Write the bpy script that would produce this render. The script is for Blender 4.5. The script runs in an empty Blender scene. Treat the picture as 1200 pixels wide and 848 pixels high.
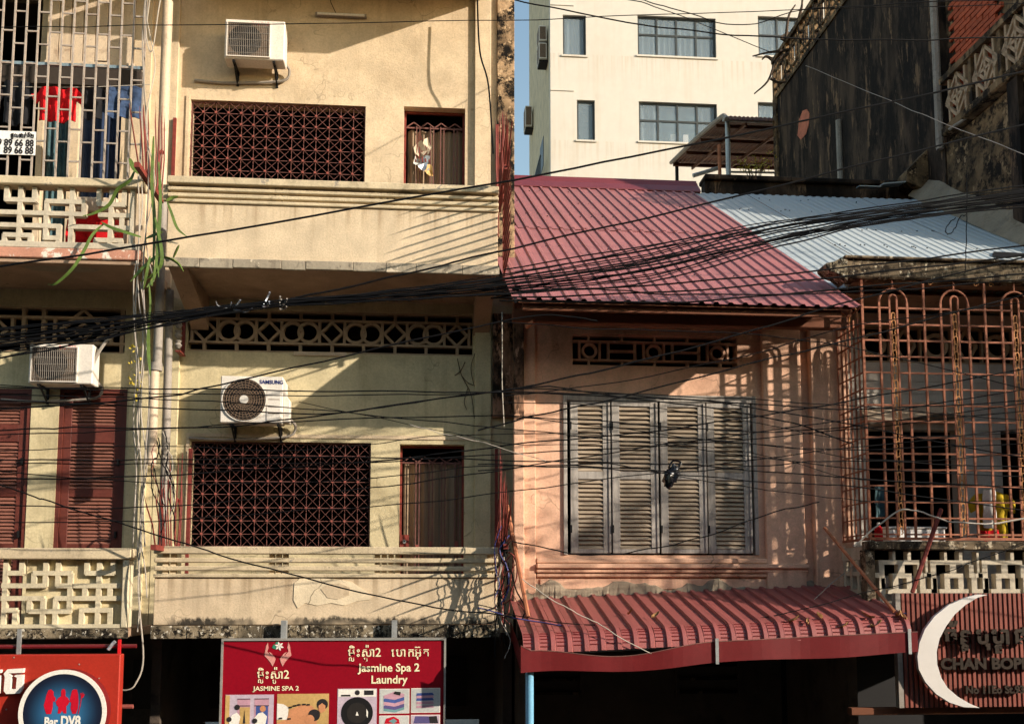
import bpy, bmesh, math, random
from mathutils import Vector, Matrix, Euler
random.seed(7)
scene = bpy.context.scene
COL = scene.collection
R = math.radians
# ------------------------------------------------------------------ camera
ZC = 4.6                                    # eye height on the balcony across the street
CAM = Vector((0.0, -12.0, ZC))
F = 1183.0; CX, CY = 600.0, 570.6           # focal length and principal point for a 1200 px wide frame
YAW, PITCH = R(4.83), R(5.8)
cd = bpy.data.cameras.new('camera'); cam = bpy.data.objects.new('camera', cd); COL.objects.link(cam)
cd.sensor_fit = 'HORIZONTAL'; cd.sensor_width = 36.0; cd.lens = 36.0*F/1200.0
cd.shift_y = (CY-424.0)/1200.0; cd.clip_start = 0.1; cd.clip_end = 900
cam.location = CAM; cam.rotation_euler = (R(90)+PITCH, 0, -YAW)
scene.camera = cam
ROT = cam.rotation_euler.to_matrix()
# ------------------------------------------------------------------ sky, sun, exposure
SUN_TO = Vector((1.67, -1.0, 0.68)).normalized()
w = bpy.data.worlds.new('World'); scene.world = w; w.use_nodes = True
wn = w.node_tree; bg = wn.nodes['Background']
sky = wn.nodes.new('ShaderNodeTexSky'); sky.sky_type = 'NISHITA'; sky.sun_disc = False
sky.sun_elevation = math.asin(SUN_TO.z); sky.sun_rotation = math.atan2(SUN_TO.x, SUN_TO.y)
sky.dust_density = 1.0; sky.air_density = 1.6; sky.ozone_density = 1.5
wn.links.new(sky.outputs[0], bg.inputs[0]); bg.inputs[1].default_value = 0.15
sl = bpy.data.lights.new('sun', 'SUN'); sun = bpy.data.objects.new('sun', sl); COL.objects.link(sun)
sl.energy = 5.0; sl.angle = R(0.55); sl.color = (1.0, 0.88, 0.74)
sun.rotation_euler = (-SUN_TO).to_track_quat('-Z', 'Y').to_euler(); sun.location = (20, -15, 25)
vs = scene.view_settings
vs.view_transform = 'Standard'; vs.look = 'None'; vs.gamma = 1.0; vs.use_curve_mapping = False
vs.exposure = 0.52
cy = scene.cycles; cy.use_adaptive_sampling = True; cy.adaptive_threshold = 0.03; cy.max_bounces = 6; cy.diffuse_bounces = 3; cy.glossy_bounces = 2; cy.transparent_max_bounces = 8; cy.caustics_reflective = False; cy.caustics_refractive = False
# ------------------------------------------------------------------ pixel -> place helpers (measuring the photograph)
def ray(px, py): return ROT @ Vector(((px-CX)/F, -(py-CY)/F, -1.0))
def W(px, py, Y):                            # point of a plane y = Y
    d = ray(px, py); return CAM + d*((Y-CAM.y)/d.y)
def X(px, py, Y): return W(px, py, Y).x
def Z(px, py, Y): return W(px, py, Y).z
def PX(px, py, Xc):                          # point of a plane x = Xc
    d = ray(px, py); return CAM + d*((Xc-CAM.x)/d.x)
# ------------------------------------------------------------------ materials
def s2l(v): v /= 255.0; return v/12.92 if v <= .04045 else ((v+.055)/1.055)**2.4
def C(r, g, b): return (s2l(r), s2l(g), s2l(b), 1.0)
def mul(c, k): return (min(c[0]*k,1), min(c[1]*k,1), min(c[2]*k,1), 1.0)
class NB:
    def __init__(s, name):
        s.m = bpy.data.materials.new(name); s.m.use_nodes = True; s.t = s.m.node_tree
        s.b = s.t.nodes['Principled BSDF']; s.pos = s.n('ShaderNodeNewGeometry').outputs['Position']
    def n(s, ty, **kw):
        nd = s.t.nodes.new(ty)
        for k, v in kw.items(): setattr(nd, k, v)
        return nd
    def l(s, a, b): s.t.links.new(a, b)
    def set(s, sock, v):
        if hasattr(v, 'is_output'): s.l(v, sock)
        else: sock.default_value = v
    def scale(s, v, sc):
        m = s.n('ShaderNodeVectorMath', operation='MULTIPLY'); s.set(m.inputs[0], v); m.inputs[1].default_value = sc; return m.outputs[0]
    def noise(s, sc, det=6, rough=.6, vec=None, dist=0):
        t = s.n('ShaderNodeTexNoise'); s.l(vec or s.pos, t.inputs['Vector'])
        t.inputs['Scale'].default_value = sc; t.inputs['Detail'].default_value = det
        t.inputs['Roughness'].default_value = rough; t.inputs['Distortion'].default_value = dist
        return t.outputs['Fac']
    def ramp(s, v, a, b, lo=0., hi=1.):
        m = s.n('ShaderNodeMapRange'); m.interpolation_type = 'SMOOTHSTEP'
        s.set(m.inputs['Value'], v); m.inputs['From Min'].default_value = a; m.inputs['From Max'].default_value = b
        m.inputs['To Min'].default_value = lo; m.inputs['To Max'].default_value = hi; return m.outputs[0]
    def math(s, op, a, b=None):
        m = s.n('ShaderNodeMath', operation=op); s.set(m.inputs[0], a)
        if b is not None: s.set(m.inputs[1], b)
        return m.outputs[0]
    def mix(s, f, a, b):
        m = s.n('ShaderNodeMix', data_type='RGBA'); s.set(m.inputs[0], f); s.set(m.inputs[6], a); s.set(m.inputs[7], b); return m.outputs[2]
    def bump(s, h, st, dist=.01):
        bn = s.n('ShaderNodeBump'); bn.inputs['Strength'].default_value = st; bn.inputs['Distance'].default_value = dist
        s.l(h, bn.inputs['Height']); s.l(bn.outputs[0], s.b.inputs['Normal'])
    def xyz(s):
        x = s.n('ShaderNodeSeparateXYZ'); s.l(s.pos, x.inputs[0]); return x.outputs
MAT = {}
def M(name, base, rough=.85, var=.14, vs=2.5, stain=(0.03,.022,.015,1), blotch=0, bsc=1.6, streak=0, mould=(), peel=None,
      bump=.45, bsz=45, metal=0, spec=.3, speck=0, crack=0, anis=None, ssc=(6,6,.35), grit=.25, drip=(), orand=0, mcol=(.012,.011,.009,1)):
    k = NB(name); b = k.b; MAT[name] = k.m
    v = k.scale(k.pos, anis) if anis else k.pos
    col = k.mix(k.ramp(k.noise(vs, 5, .62, v), .3, .7), mul(base, 1-var), mul(base, 1+var))
    fine = k.noise(bsz, 4, .7, v)
    col = k.mix(k.ramp(fine, .4, .64, .0, grit), col, mul(base, .5))
    if streak:
        st = k.ramp(k.noise(1.0, 5, .65, k.scale(k.pos, ssc)), .5, .78)
        col = k.mix(k.math('MULTIPLY', st, streak), col, stain)
    if blotch:
        bl = k.ramp(k.noise(bsc, 7, .72, None, .4), .5, .72)
        col = k.mix(k.math('MULTIPLY', bl, blotch), col, stain)
    if peel:
        pl = k.ramp(k.noise(peel[1], 6, .7), peel[2], peel[2]+.03); col = k.mix(pl, col, peel[0])
    for (zt_, ln_, am_) in drip:                      # rain streaks running down from a ledge at zt_
        zz = k.xyz()[2]; dm = k.math('MULTIPLY', k.ramp(zz, zt_-ln_, zt_, 0, 1), k.math('LESS_THAN', zz, zt_+.01))
        ds = k.ramp(k.noise(1.0, 4, .6, k.scale(k.pos, (9, 9, .25))), .46, .66)
        col = k.mix(k.math('MULTIPLY', k.math('MULTIPLY', dm, ds), am_), col, stain)
    if orand:
        oi = k.n('ShaderNodeObjectInfo'); col = k.mix(k.ramp(oi.outputs['Random'], 0, 1), k.mix(.5, col, mul(base, 1-orand)), k.mix(.5, col, mul(base, 1+orand)))
    if crack:
        vo = k.n('ShaderNodeTexVoronoi', feature='DISTANCE_TO_EDGE'); vo.inputs['Scale'].default_value = .9
        nv = k.n('ShaderNodeTexNoise'); nv.inputs['Scale'].default_value = 3; k.l(k.pos, nv.inputs['Vector'])
        ad = k.n('ShaderNodeVectorMath', operation='ADD'); k.l(k.pos, ad.inputs[0]); k.l(nv.outputs['Color'], ad.inputs[1]); k.l(ad.outputs[0], vo.inputs['Vector'])
        cr = k.math('MULTIPLY', k.ramp(vo.outputs['Distance'], .0, .012, 1, 0), k.ramp(k.noise(.9, 2), .5, .6))
        col = k.mix(k.math('MULTIPLY', cr, crack), col, (.05,.035,.02,1))
    for (z0, z1, amt) in mould:                       # black mould growing from level z0 and thinning out at z1
        zz = k.xyz()[2]
        m_ = k.ramp(zz, z0, z1, 1, 0) if z1 > z0 else k.ramp(zz, z1, z0, 0, 1)
        inside = k.math('GREATER_THAN', zz, z0-.02) if z1 > z0 else k.math('LESS_THAN', zz, z0+.02)
        q = k.math('ADD', m_, k.math('MULTIPLY', k.math('SUBTRACT', k.noise(7, 6, .75, k.scale(k.pos, (1, 1, .6))), .5), 2.4))
        q = k.math('MULTIPLY', k.ramp(q, .42, .85), inside)
        big = k.ramp(k.noise(1.4, 3), .38, .56)
        col = k.mix(k.math('MULTIPLY', k.math('MULTIPLY', q, big), amt), col, mcol)
    if speck:
        sp = k.ramp(k.noise(18, 5, .8), .62, .7); col = k.mix(k.math('MULTIPLY', sp, speck), col, (.02,.018,.014,1))
    k.l(col, b.inputs['Base Color']); b.inputs['Roughness'].default_value = rough
    b.inputs['Metallic'].default_value = metal; b.inputs['Specular IOR Level'].default_value = spec
    if bump: k.bump(fine, bump, .009)
    return k.m
def mottle(name, base, dark, pale, sc=14, st=(1,1,1), cov=.65):
    k = NB(name); MAT[name] = k.m
    k.pos = k.scale(k.pos, st); a = k.ramp(k.noise(sc, 6, .75), .42, .56); b = k.ramp(k.noise(sc*1.7, 5, .7, k.scale(k.pos, (1,1,.8))), .57, .63); c = k.ramp(k.noise(2.1, 4, .6), .36, .62)
    col = k.mix(a, dark, base); col = k.mix(k.math('MULTIPLY', c, cov), col, dark); col = k.mix(b, col, pale)
    k.l(col, k.b.inputs['Base Color']); k.b.inputs['Roughness'].default_value = .95; k.b.inputs['Specular IOR Level'].default_value = .15
    k.bump(k.noise(sc*2, 6, .75), .8, .015); return k.m
def flat(name, col, rough=.6, emit=0, metal=0, spec=.4, var=.05):
    return M(name, col, rough, var=var, vs=6, bump=.05, metal=metal, spec=spec)
# ------------------------------------------------------------------ mesh builders
class MB:
    def __init__(s): s.v = []; s.f = []
    def poly(s, pts):
        i = len(s.v); s.v += [tuple(p) for p in pts]; s.f.append(tuple(range(i, i+len(pts)))); return s
    def box(s, x0, x1, y0, y1, z0, z1):
        i = len(s.v)
        s.v += [(x,y,z) for z in (z0,z1) for y in (y0,y1) for x in (x0,x1)]
        s.f += [(i,i+2,i+3,i+1),(i+4,i+5,i+7,i+6),(i,i+1,i+5,i+4),(i+2,i+6,i+7,i+3),(i,i+4,i+6,i+2),(i+1,i+3,i+7,i+5)]; return s
    def obox(s, c, ax, hx, hy, hz):                    # oriented box, ax = 3x3 columns
        i = len(s.v); c = Vector(c); a, b, d = [Vector(q) for q in ax]
        for z in (-1,1):
            for y in (-1,1):
                for x in (-1,1): s.v.append(tuple(c+a*hx*x+b*hy*y+d*hz*z))
        s.f += [(i,i+2,i+3,i+1),(i+4,i+5,i+7,i+6),(i,i+1,i+5,i+4),(i+2,i+6,i+7,i+3),(i,i+4,i+6,i+2),(i+1,i+3,i+7,i+5)]; return s
    def bar(s, p, q, wd, th, up=(0,1,0)):              # flat bar p->q, th along up
        p, q = Vector(p), Vector(q); d = q-p; L = d.length; d.normalize(); u = Vector(up); u = (u-d*u.dot(d)).normalized(); n = d.cross(u)
        return s.obox((p+q)/2, (d, n, u), L/2, wd/2, th/2)
    def tube(s, pts, r, n=6, r2=None, cap=True):
        pts = [Vector(p) for p in pts]; m = len(pts); i0 = len(s.v); pu = None
        for k, p in enumerate(pts):
            d = (pts[min(k+1,m-1)]-pts[max(k-1,0)])
            d = d.normalized() if d.length > 1e-9 else Vector((0,0,1))
            if pu is None: u = d.orthogonal().normalized()
            else:
                u = pu-d*pu.dot(d); u = u.normalized() if u.length > 1e-6 else d.orthogonal().normalized()
            pu = u; vv = d.cross(u)
            rr = r if r2 is None else r+(r2-r)*k/(m-1)
            if isinstance(r, (list, tuple)): rr = r[k]
            for j in range(n):
                a = 2*math.pi*j/n; s.v.append(tuple(p+(u*math.cos(a)+vv*math.sin(a))*rr))
        for k in range(m-1):
            for j in range(n):
                a = i0+k*n+j; b = i0+k*n+(j+1)%n; s.f.append((a, b, b+n, a+n))
        if cap: s.f.append(tuple(i0+j for j in reversed(range(n)))); s.f.append(tuple(i0+(m-1)*n+j for j in range(n)))
        return s
    def ring(s, c, ro, ri, y0, y1, n=28, a0=0, a1=2*math.pi):   # flat ring in XZ with depth
        i0 = len(s.v); full = abs(a1-a0-2*math.pi) < 1e-6; m = n if full else n+1
        for k in range(m):
            a = a0+(a1-a0)*k/n; ca, sa = math.cos(a), math.sin(a)
            for (r, y) in ((ro,y0),(ri,y0),(ri,y1),(ro,y1)): s.v.append((c[0]+r*ca, y, c[1]+r*sa))
        for k in range(n):
            a = i0+k*4; b = i0+((k+1)%m)*4
            for j in range(4): s.f.append((a+j, a+(j+1)%4, b+(j+1)%4, b+j))
        return s
    def prism(s, pts, y0, y1):                         # outline in XZ extruded in y (front y0)
        n = len(pts); i = len(s.v)
        s.v += [(p[0], y0, p[1]) for p in pts]+[(p[0], y1, p[1]) for p in pts]
        s.f.append(tuple(range(i, i+n))); s.f.append(tuple(range(i+2*n-1, i+n-1, -1)))
        for k in range(n): s.f.append((i+k, i+n+k, i+n+(k+1)%n, i+(k+1)%n))
        return s
    def prismx(s, pts, x0, x1):                        # outline in YZ extruded in x
        n = len(pts); i = len(s.v)
        s.v += [(x0, p[0], p[1]) for p in pts]+[(x1, p[0], p[1]) for p in pts]
        s.f.append(tuple(range(i, i+n))); s.f.append(tuple(range(i+2*n-1, i+n-1, -1)))
        for k in range(n): s.f.append((i+k, i+n+k, i+n+(k+1)%n, i+(k+1)%n))
        return s
def wloc(o):
    p = Vector((0,0,0))
    while o: p += o.location; o = o.parent
    return p
def tag(o, label=None, cat=None, group=None, kind=None):
    if label: o['label'] = label
    if cat: o['category'] = cat
    if group: o['group'] = group
    if kind: o['kind'] = kind
    return o
def thing(name, loc, label, cat, group=None):
    o = bpy.data.objects.new(name, None); o.location = loc; o.empty_display_size = .1; COL.objects.link(o)
    return tag(o, label, cat, group)
def obj(name, mb, m, parent=None, label=None, cat=None, group=None, kind=None, smooth=False, bevel=0):
    V = [Vector(v) for v in mb.v]
    if parent: off = wloc(parent); loc = Vector((0,0,0))
    else:
        xs = [v.x for v in V]; ys = [v.y for v in V]; zs = [v.z for v in V]
        off = Vector(((min(xs)+max(xs))/2, (min(ys)+max(ys))/2, min(zs))); loc = off
    me = bpy.data.meshes.new(name); me.from_pydata([tuple(v-off) for v in V], [], mb.f)
    bm = bmesh.new(); bm.from_mesh(me); bmesh.ops.recalc_face_normals(bm, faces=bm.faces)
    if bevel: bmesh.ops.bevel(bm, geom=[e for e in bm.edges if len(e.link_faces)==2 and e.calc_face_angle(0) > .6], offset=bevel, segments=1, affect='EDGES', clamp_overlap=True)
    bm.to_mesh(me); bm.free()
    if smooth:
        for p in me.polygons: p.use_smooth = True
        try: me.set_sharp_from_angle(angle=R(40))
        except Exception: pass
    if m: me.materials.append(MAT[m] if isinstance(m, str) else m)
    o = bpy.data.objects.new(name, me); o.location = loc; COL.objects.link(o)
    if parent: o.parent = parent
    return tag(o, label, cat, group, kind)
def local_mesh(name, mb, m, smooth=False):
    me = bpy.data.meshes.new(name); me.from_pydata(mb.v, [], mb.f)
    bm = bmesh.new(); bm.from_mesh(me); bmesh.ops.recalc_face_normals(bm, faces=bm.faces); bm.to_mesh(me); bm.free()
    if smooth:
        for p in me.polygons: p.use_smooth = True
        try: me.set_sharp_from_angle(angle=R(40))
        except Exception: pass
    me.materials.append(MAT[m]); return me
def inst(name, me, parent, p, rot=None, scale=None):    # one more piece sharing mesh data
    o = bpy.data.objects.new(name, me); COL.objects.link(o)
    o.parent = parent; o.location = Vector(p)-wloc(parent) if parent else Vector(p)
    if rot: o.rotation_euler = rot
    if scale: o.scale = scale
    return o
def copy_thing(src, loc, label=None, group=None):
    def rec(o, par):
        c = o.copy(); COL.objects.link(c); c.parent = par
        for ch in list(o.children): rec(ch, c)
        return c
    r = rec(src, None); r.location = loc
    if label: r['label'] = label
    if group: r['group'] = group
    return r
def holes(x0, x1, z0, z1, ya, yb, hl):                  # wall slab with rectangular openings, reveals included
    mb = MB(); xs = sorted({x0,x1}|{h[0] for h in hl}|{h[1] for h in hl}); zs = sorted({z0,z1}|{h[2] for h in hl}|{h[3] for h in hl})
    xs = [x for x in xs if x0 <= x <= x1]; zs = [z for z in zs if z0 <= z <= z1]
    solid = {}
    for i in range(len(xs)-1):
        for j in range(len(zs)-1):
            cx, cz = (xs[i]+xs[i+1])/2, (zs[j]+zs[j+1])/2
            solid[i,j] = not any(h[0] < cx < h[1] and h[2] < cz < h[3] for h in hl)
    for (i,j), s in solid.items():
        if not s: continue
        a, b, c, d = xs[i], xs[i+1], zs[j], zs[j+1]
        mb.poly([(a,ya,c),(b,ya,c),(b,ya,d),(a,ya,d)]); mb.poly([(a,yb,c),(a,yb,d),(b,yb,d),(b,yb,c)])
        for (di,dj,q) in ((-1,0,[(a,ya,c),(a,ya,d),(a,yb,d),(a,yb,c)]),(1,0,[(b,ya,c),(b,yb,c),(b,yb,d),(b,ya,d)]),
                          (0,-1,[(a,ya,c),(a,yb,c),(b,yb,c),(b,ya,c)]),(0,1,[(a,ya,d),(b,ya,d),(b,yb,d),(a,yb,d)])):
            if not solid.get((i+di,j+dj), False): mb.poly(q)
    return mb
def text_mb(s, size, x, z, y, depth=.004, bold=0., align='CENTER', squash=1.0, flip=None):
    cu = bpy.data.curves.new('lettering', 'FONT'); cu.body = s; cu.size = size; cu.align_x = align; cu.offset = bold; cu.extrude = depth/2; cu.resolution_u = 3
    o = bpy.data.objects.new('lettering', cu); COL.objects.link(o)
    dg = bpy.context.evaluated_depsgraph_get(); ev = o.evaluated_get(dg); me = ev.to_mesh()
    mb = MB(); mb.v = [(x+v.co.x*squash, y-v.co.z, z+v.co.y) for v in me.vertices]; mb.f = [tuple(p.vertices) for p in me.polygons]
    ev.to_mesh_clear(); bpy.data.objects.remove(o); bpy.data.curves.remove(cu); return mb
def merge(*mbs):
    r = MB()
    for m in mbs:
        i = len(r.v); r.v += m.v; r.f += [tuple(k+i for k in f) for f in m.f]
    return r
def smooth_pts(P, n=8):                                 # Catmull-Rom through 3D points
    P = [Vector(p) for p in P]
    if len(P) == 2: return [P[0].lerp(P[1], k/n) for k in range(n+1)]
    out = []; Q = [P[0]*2-P[1]]+P+[P[-1]*2-P[-2]]
    for i in range(1, len(Q)-2):
        a, b, c, d = Q[i-1], Q[i], Q[i+1], Q[i+2]
        for k in range(n):
            t = k/n; out.append(.5*((2*b)+(c-a)*t+(2*a-5*b+4*c-d)*t*t+(3*b-a-3*c+d)*t**3))
    out.append(P[-1]); return out
def circ(c, r, n=24, a0=0., sx=1.): return [(c[0]+sx*r*math.cos(a0+2*math.pi*k/n), c[1]+r*math.sin(a0+2*math.pi*k/n)) for k in range(n)]
# ------------------------------------------------------------------ palette
CREAM = C(208,187,156)
M('cream', CREAM, streak=.30, blotch=.3, bsc=.8, speck=.25, crack=.35, stain=C(120,92,60))
M('cream_parapet', CREAM, drip=((4.77,.5,.5),), streak=.22, blotch=.28, bsc=.9, speck=.3, crack=.5, stain=C(125,100,70), mould=((4.19,4.38,.95),))
M('cream_upper', CREAM, drip=((9.27,.5,.55),), streak=.22, blotch=.26, bsc=.9, speck=.25, stain=C(130,100,66), mould=((8.28,8.50,.75),))
M('olive', C(206,191,152), streak=.34, blotch=.35, bsc=.7, speck=.35, crack=.5, stain=C(105,88,50))
M('sill', C(202,184,152), blotch=.5, bsc=3, streak=.2, speck=.6, stain=C(90,78,62), peel=(C(150,140,126), 5, .62))
M('slab_edge', C(160,148,128), blotch=.95, bsc=5, speck=1, streak=.5, stain=C(60,52,44), peel=(C(205,190,165), 4, .6), bump=.6, bsz=30)
mottle('mould_edge', C(146,132,108), C(30,26,22), C(206,198,180), 13)
M('peel_edge', C(196,140,116), blotch=.4, bsc=3, speck=.4, stain=C(130,80,64), peel=(C(222,212,196), 3.2, .53), bump=.5)
M('soffit', C(168,140,116), blotch=.4, bsc=1, streak=.0, crack=.7, stain=C(98,76,60))
M('vent', C(176,150,122), blotch=.4, bsc=4, speck=.4, stain=C(90,70,54))
M('lattice', C(196,184,162), blotch=.5, bsc=4, streak=.25, speck=.5, stain=C(110,92,70))
M('lattice_low', C(206,194,164), blotch=.3, bsc=4, streak=.25, speck=.4, stain=C(110,92,66))
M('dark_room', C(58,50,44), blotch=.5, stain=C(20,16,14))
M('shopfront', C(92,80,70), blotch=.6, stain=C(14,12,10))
M('pink', C(228,183,153), drip=((4.86,.3,.4),), streak=.22, blotch=.32, bsc=.9, speck=.3, crack=.5, stain=C(130,82,58), mould=((8.2,7.2,.3),))
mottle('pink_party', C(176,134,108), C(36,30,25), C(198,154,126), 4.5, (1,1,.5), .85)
M('eave_wood', C(112,68,46), rough=.8, blotch=.5, bsc=3, stain=C(70,38,22), anis=(.3,4,4))
M('mortar', C(150,136,116), blotch=.6, bsc=4, speck=.4, stain=C(92,80,66), bump=1., bsz=22)
mottle('stain_wall', C(78,64,53), C(27,23,21), C(112,90,70), 1.9, (1,1,.32), .8)
mottle('stain_wall_b', C(132,108,80), C(36,30,25), C(150,126,96), 2.6)
M('brick', C(178,84,52), orand=.25, var=.3, vs=9, blotch=.35, bsc=6, stain=C(90,44,30), bump=.5)
M('bare_brick', C(190,112,86), var=.2, vs=9, bump=.7)
M('tower_wall', C(202,197,186), drip=tuple((Z(790,p_,24.)-.08,1.6,.25) for p_ in (66.5,167,267)), grit=.05, var=.03, ssc=(2,2,.12), streak=.22, blotch=.07, bsc=.35, stain=C(170,140,100), bump=.05)
M('tower_side', C(214,198,166), streak=.1, blotch=.12, bsc=.4, stain=C(150,130,100), bump=.05)
M('window_frame', C(62,66,66), rough=.45, bump=.05)
M('curtain', C(104,116,122), rough=.9, var=.25, anis=(14,14,.3), vs=1.4, bump=0)
k = NB('glass'); MAT['glass'] = k.m
k.b.inputs['Base Color'].default_value = (.35,.44,.5,1); k.b.inputs['Roughness'].default_value = .04
k.b.inputs['Alpha'].default_value = .28; k.b.inputs['Specular IOR Level'].default_value = .9
M('louvre_red', C(100,48,38), rough=.6, var=.2, vs=5, blotch=.4, bsc=3, stain=C(58,28,22), bump=.15, spec=.35)
M('slat_red', C(132,86,72), orand=.15, rough=.6, var=.2, vs=5, blotch=.35, bsc=4, stain=C(86,46,36), bump=.15)
M('grey_wood', C(170,163,154), rough=.85, var=.2, blotch=.55, bsc=3.5, streak=.5, speck=.5, stain=C(74,66,58), bump=.4, anis=(3,3,.4), vs=6)
M('slat_wood', C(166,149,128), orand=.2, rough=.85, var=.3, blotch=.6, bsc=6, stain=C(92,72,52), bump=.4, anis=(.6,3,3), vs=5)
M('iron_red', C(116,76,68), rough=.7, var=.2, vs=12, bump=.1)
M('boss_red', C(146,78,68), rough=.7, var=.15, vs=12, bump=.1)
M('spike_red', C(122,52,44), rough=.65, var=.25, vs=10, blotch=.4, bsc=9, stain=C(70,30,24), bump=.1)
M('cage_rust', C(156,98,72), rough=.75, var=.2, vs=10, blotch=.55, bsc=10, stain=C(110,56,38), bump=.3)
M('cage_scroll', C(186,128,78), rough=.7, var=.2, vs=14, bump=.2)
M('bar_grey', C(164,152,140), rough=.6, var=.12, vs=10, blotch=.5, bsc=12, stain=C(120,84,62), bump=.1)
M('rail_blue', C(120,140,150), rough=.6, blotch=.6, bsc=9, stain=C(110,76,56), bump=.1)
M('red_roof', C(158,98,97), orand=.16, rough=.5, var=.08, vs=1.2, blotch=.22, bsc=1.2, streak=.0, speck=.12, stain=C(160,104,98), spec=.45, bump=.05)
M('roof_rib', C(150,72,72), rough=.5, var=.1, vs=1.2, bump=.05, spec=.45)
M('ridge_red', C(116,52,58), rough=.45, var=.08, vs=2, spec=.45, bump=.03)
M('white_roof', C(170,178,181), orand=.1, rough=.5, var=.06, vs=1.0, blotch=.28, bsc=1.6, speck=.3, stain=C(140,140,132), spec=.4, bump=.03)
M('awning_red', C(148,82,78), orand=.14, rough=.5, var=.1, vs=2.2, blotch=.3, bsc=3, speck=.35, stain=C(120,56,50), spec=.4, bump=.05)
M('valance_red', C(106,27,29), rough=.4, var=.1, vs=3, speck=.15, spec=.45, bump=.05)
M('galv', C(170,172,170), rough=.45, metal=.5, var=.15, vs=8, bump=.1)
M('steel_frame', C(176,172,164), rough=.35, metal=.4, var=.1, vs=8, bump=.05)
M('ac_white', C(226,218,206), rough=.5, var=.06, vs=4, blotch=.2, bsc=4, stain=C(160,140,112), bump=.02)
M('ac_fin', C(120,100,82), rough=.7, var=.25, vs=30, bump=.2)
M('ac_dark', C(38,34,31), rough=.6, bump=.05)
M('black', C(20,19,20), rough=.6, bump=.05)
M('cable', C(9,9,11), rough=.75, bump=0, spec=.15)
M('wire_white', C(176,166,152), rough=.6, bump=0)
M('wire_blue', C(58,62,120), rough=.5, bump=0)
M('pipe_cream', C(206,184,158), rough=.6, blotch=.5, bsc=5, streak=.4, stain=C(96,76,58), bump=.15)
M('pipe_blue', C(120,176,206), rough=.4, var=.06, bump=.02)
M('pipe_grey', C(150,142,132), rough=.7, blotch=.6, bsc=5, stain=C(80,68,58), bump=.2)
M('wood_stick', C(176,112,80), rough=.85, var=.2, vs=9, bump=.3)
M('sign_red', C(140,6,28), rough=.4, var=.04, spec=.35, bump=0)
M('sign_orange', C(168,48,34), rough=.4, var=.05, spec=.35, speck=.12, bump=0)
M('letter_cream', C(244,232,190), rough=.5, var=.03, bump=0)
M('letter_white', C(236,230,218), rough=.5, var=.03, bump=0)
M('letter_dark', C(40,36,36), rough=.6, bump=0)
M('letter_gold', C(46,35,25), rough=.5, metal=.3, var=.3, vs=20, bump=.1)
M('letter_blue', C(30,44,110), rough=.5, bump=0)
M('plate_white', C(238,234,228), rough=.5, var=.03, bump=0)
M('ribbed_red', C(136,72,58), rough=.6, var=.2, vs=6, blotch=.4, bsc=5, stain=C(84,40,32), anis=(3,3,.3), bump=.1)
M('moon', C(212,207,200), grit=.03, rough=.45, var=.04, blotch=.12, bsc=3, stain=C(170,160,150), bump=.02)
M('leaf_green', C(84,104,44), rough=.5, var=.3, vs=8, bump=.2, blotch=.3, bsc=9, stain=C(70,96,30))
M('leaf_yellow', C(170,150,50), rough=.7, var=.3, vs=9, bump=.1)
M('leaf_dry', C(150,112,70), rough=.8, var=.35, vs=30, bump=.1)
M('bark', C(76,62,50), rough=.9, var=.3, vs=9, bump=.4)
M('ground', C(120,112,102), rough=.9, var=.15, vs=.8, blotch=.4, bsc=.5, stain=C(80,74,68))
M('asphalt', C(74,72,70), rough=.9, var=.2, vs=2, bump=.4)
M('cloth_red', C(206,20,28), rough=.9, var=.15, vs=9, bump=.2)
M('cloth_black', C(24,24,28), rough=.9, bump=.2)
M('cloth_denim', C(50,68,98), rough=.9, var=.35, vs=16, bump=.3)
M('cloth_teal', C(66,92,98), rough=.9, var=.3, vs=9, bump=.3)
M('cloth_navy', C(34,48,74), rough=.9, var=.2, vs=9, bump=.2)
M('cloth_yellow', C(180,152,28), rough=.9, var=.12, vs=9, bump=.2)
M('cloth_white', C(230,226,216), rough=.9, var=.08, vs=9, bump=.2)
M('cloth_curtain', C(150,128,104), rough=.9, var=.2, anis=(16,16,.5), vs=1.4, bump=.1)
M('wall_bluewhite', C(198,192,180), rough=.85, var=.06, streak=.2, blotch=.2, stain=C(140,136,130))
M('roller', C(206,186,160), rough=.7, var=.1, blotch=.55, bsc=5, streak=.7, speck=.6, stain=C(104,72,50))
M('foil', C(200,206,214), rough=.3, metal=.7, var=.3, vs=30, bump=.5)
M('canopy_brown', C(98,58,38), rough=.7, var=.2, vs=3, blotch=.4, stain=C(56,34,24))
M('skin_print', C(206,142,100), rough=.5, bump=0); M('hand_print', C(206,140,130), rough=.5, bump=0)
M('wall_print', C(196,160,100), rough=.5, bump=0); M('lilac_print', C(196,178,190), rough=.5, bump=0)
M('grey_print', C(196,196,190), rough=.5, bump=0); M('blue_print', C(70,90,150), rough=.5, bump=0)
M('rose_print', C(196,150,164), rough=.5, bump=0); M('teal_print', C(110,150,150), rough=.5, bump=0)
M('purple_print', C(92,84,130), rough=.5, bump=0); M('red_print', C(190,16,40), rough=.5, bump=0); M('green_print', C(50,130,100), rough=.5, bump=0)
kk = NB('disc_blue'); MAT['disc_blue'] = kk.m        # printed vignette: dark rim, blue middle
tc = kk.n('ShaderNodeTexCoord'); ln = kk.n('ShaderNodeVectorMath', operation='LENGTH'); kk.l(tc.outputs['Object'], ln.inputs[0])
kk.l(kk.mix(kk.ramp(ln.outputs['Value'], .05, .40), C(50,112,156), C(16,24,44)), kk.b.inputs['Base Color']); kk.b.inputs['Roughness'].default_value = .45
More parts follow.
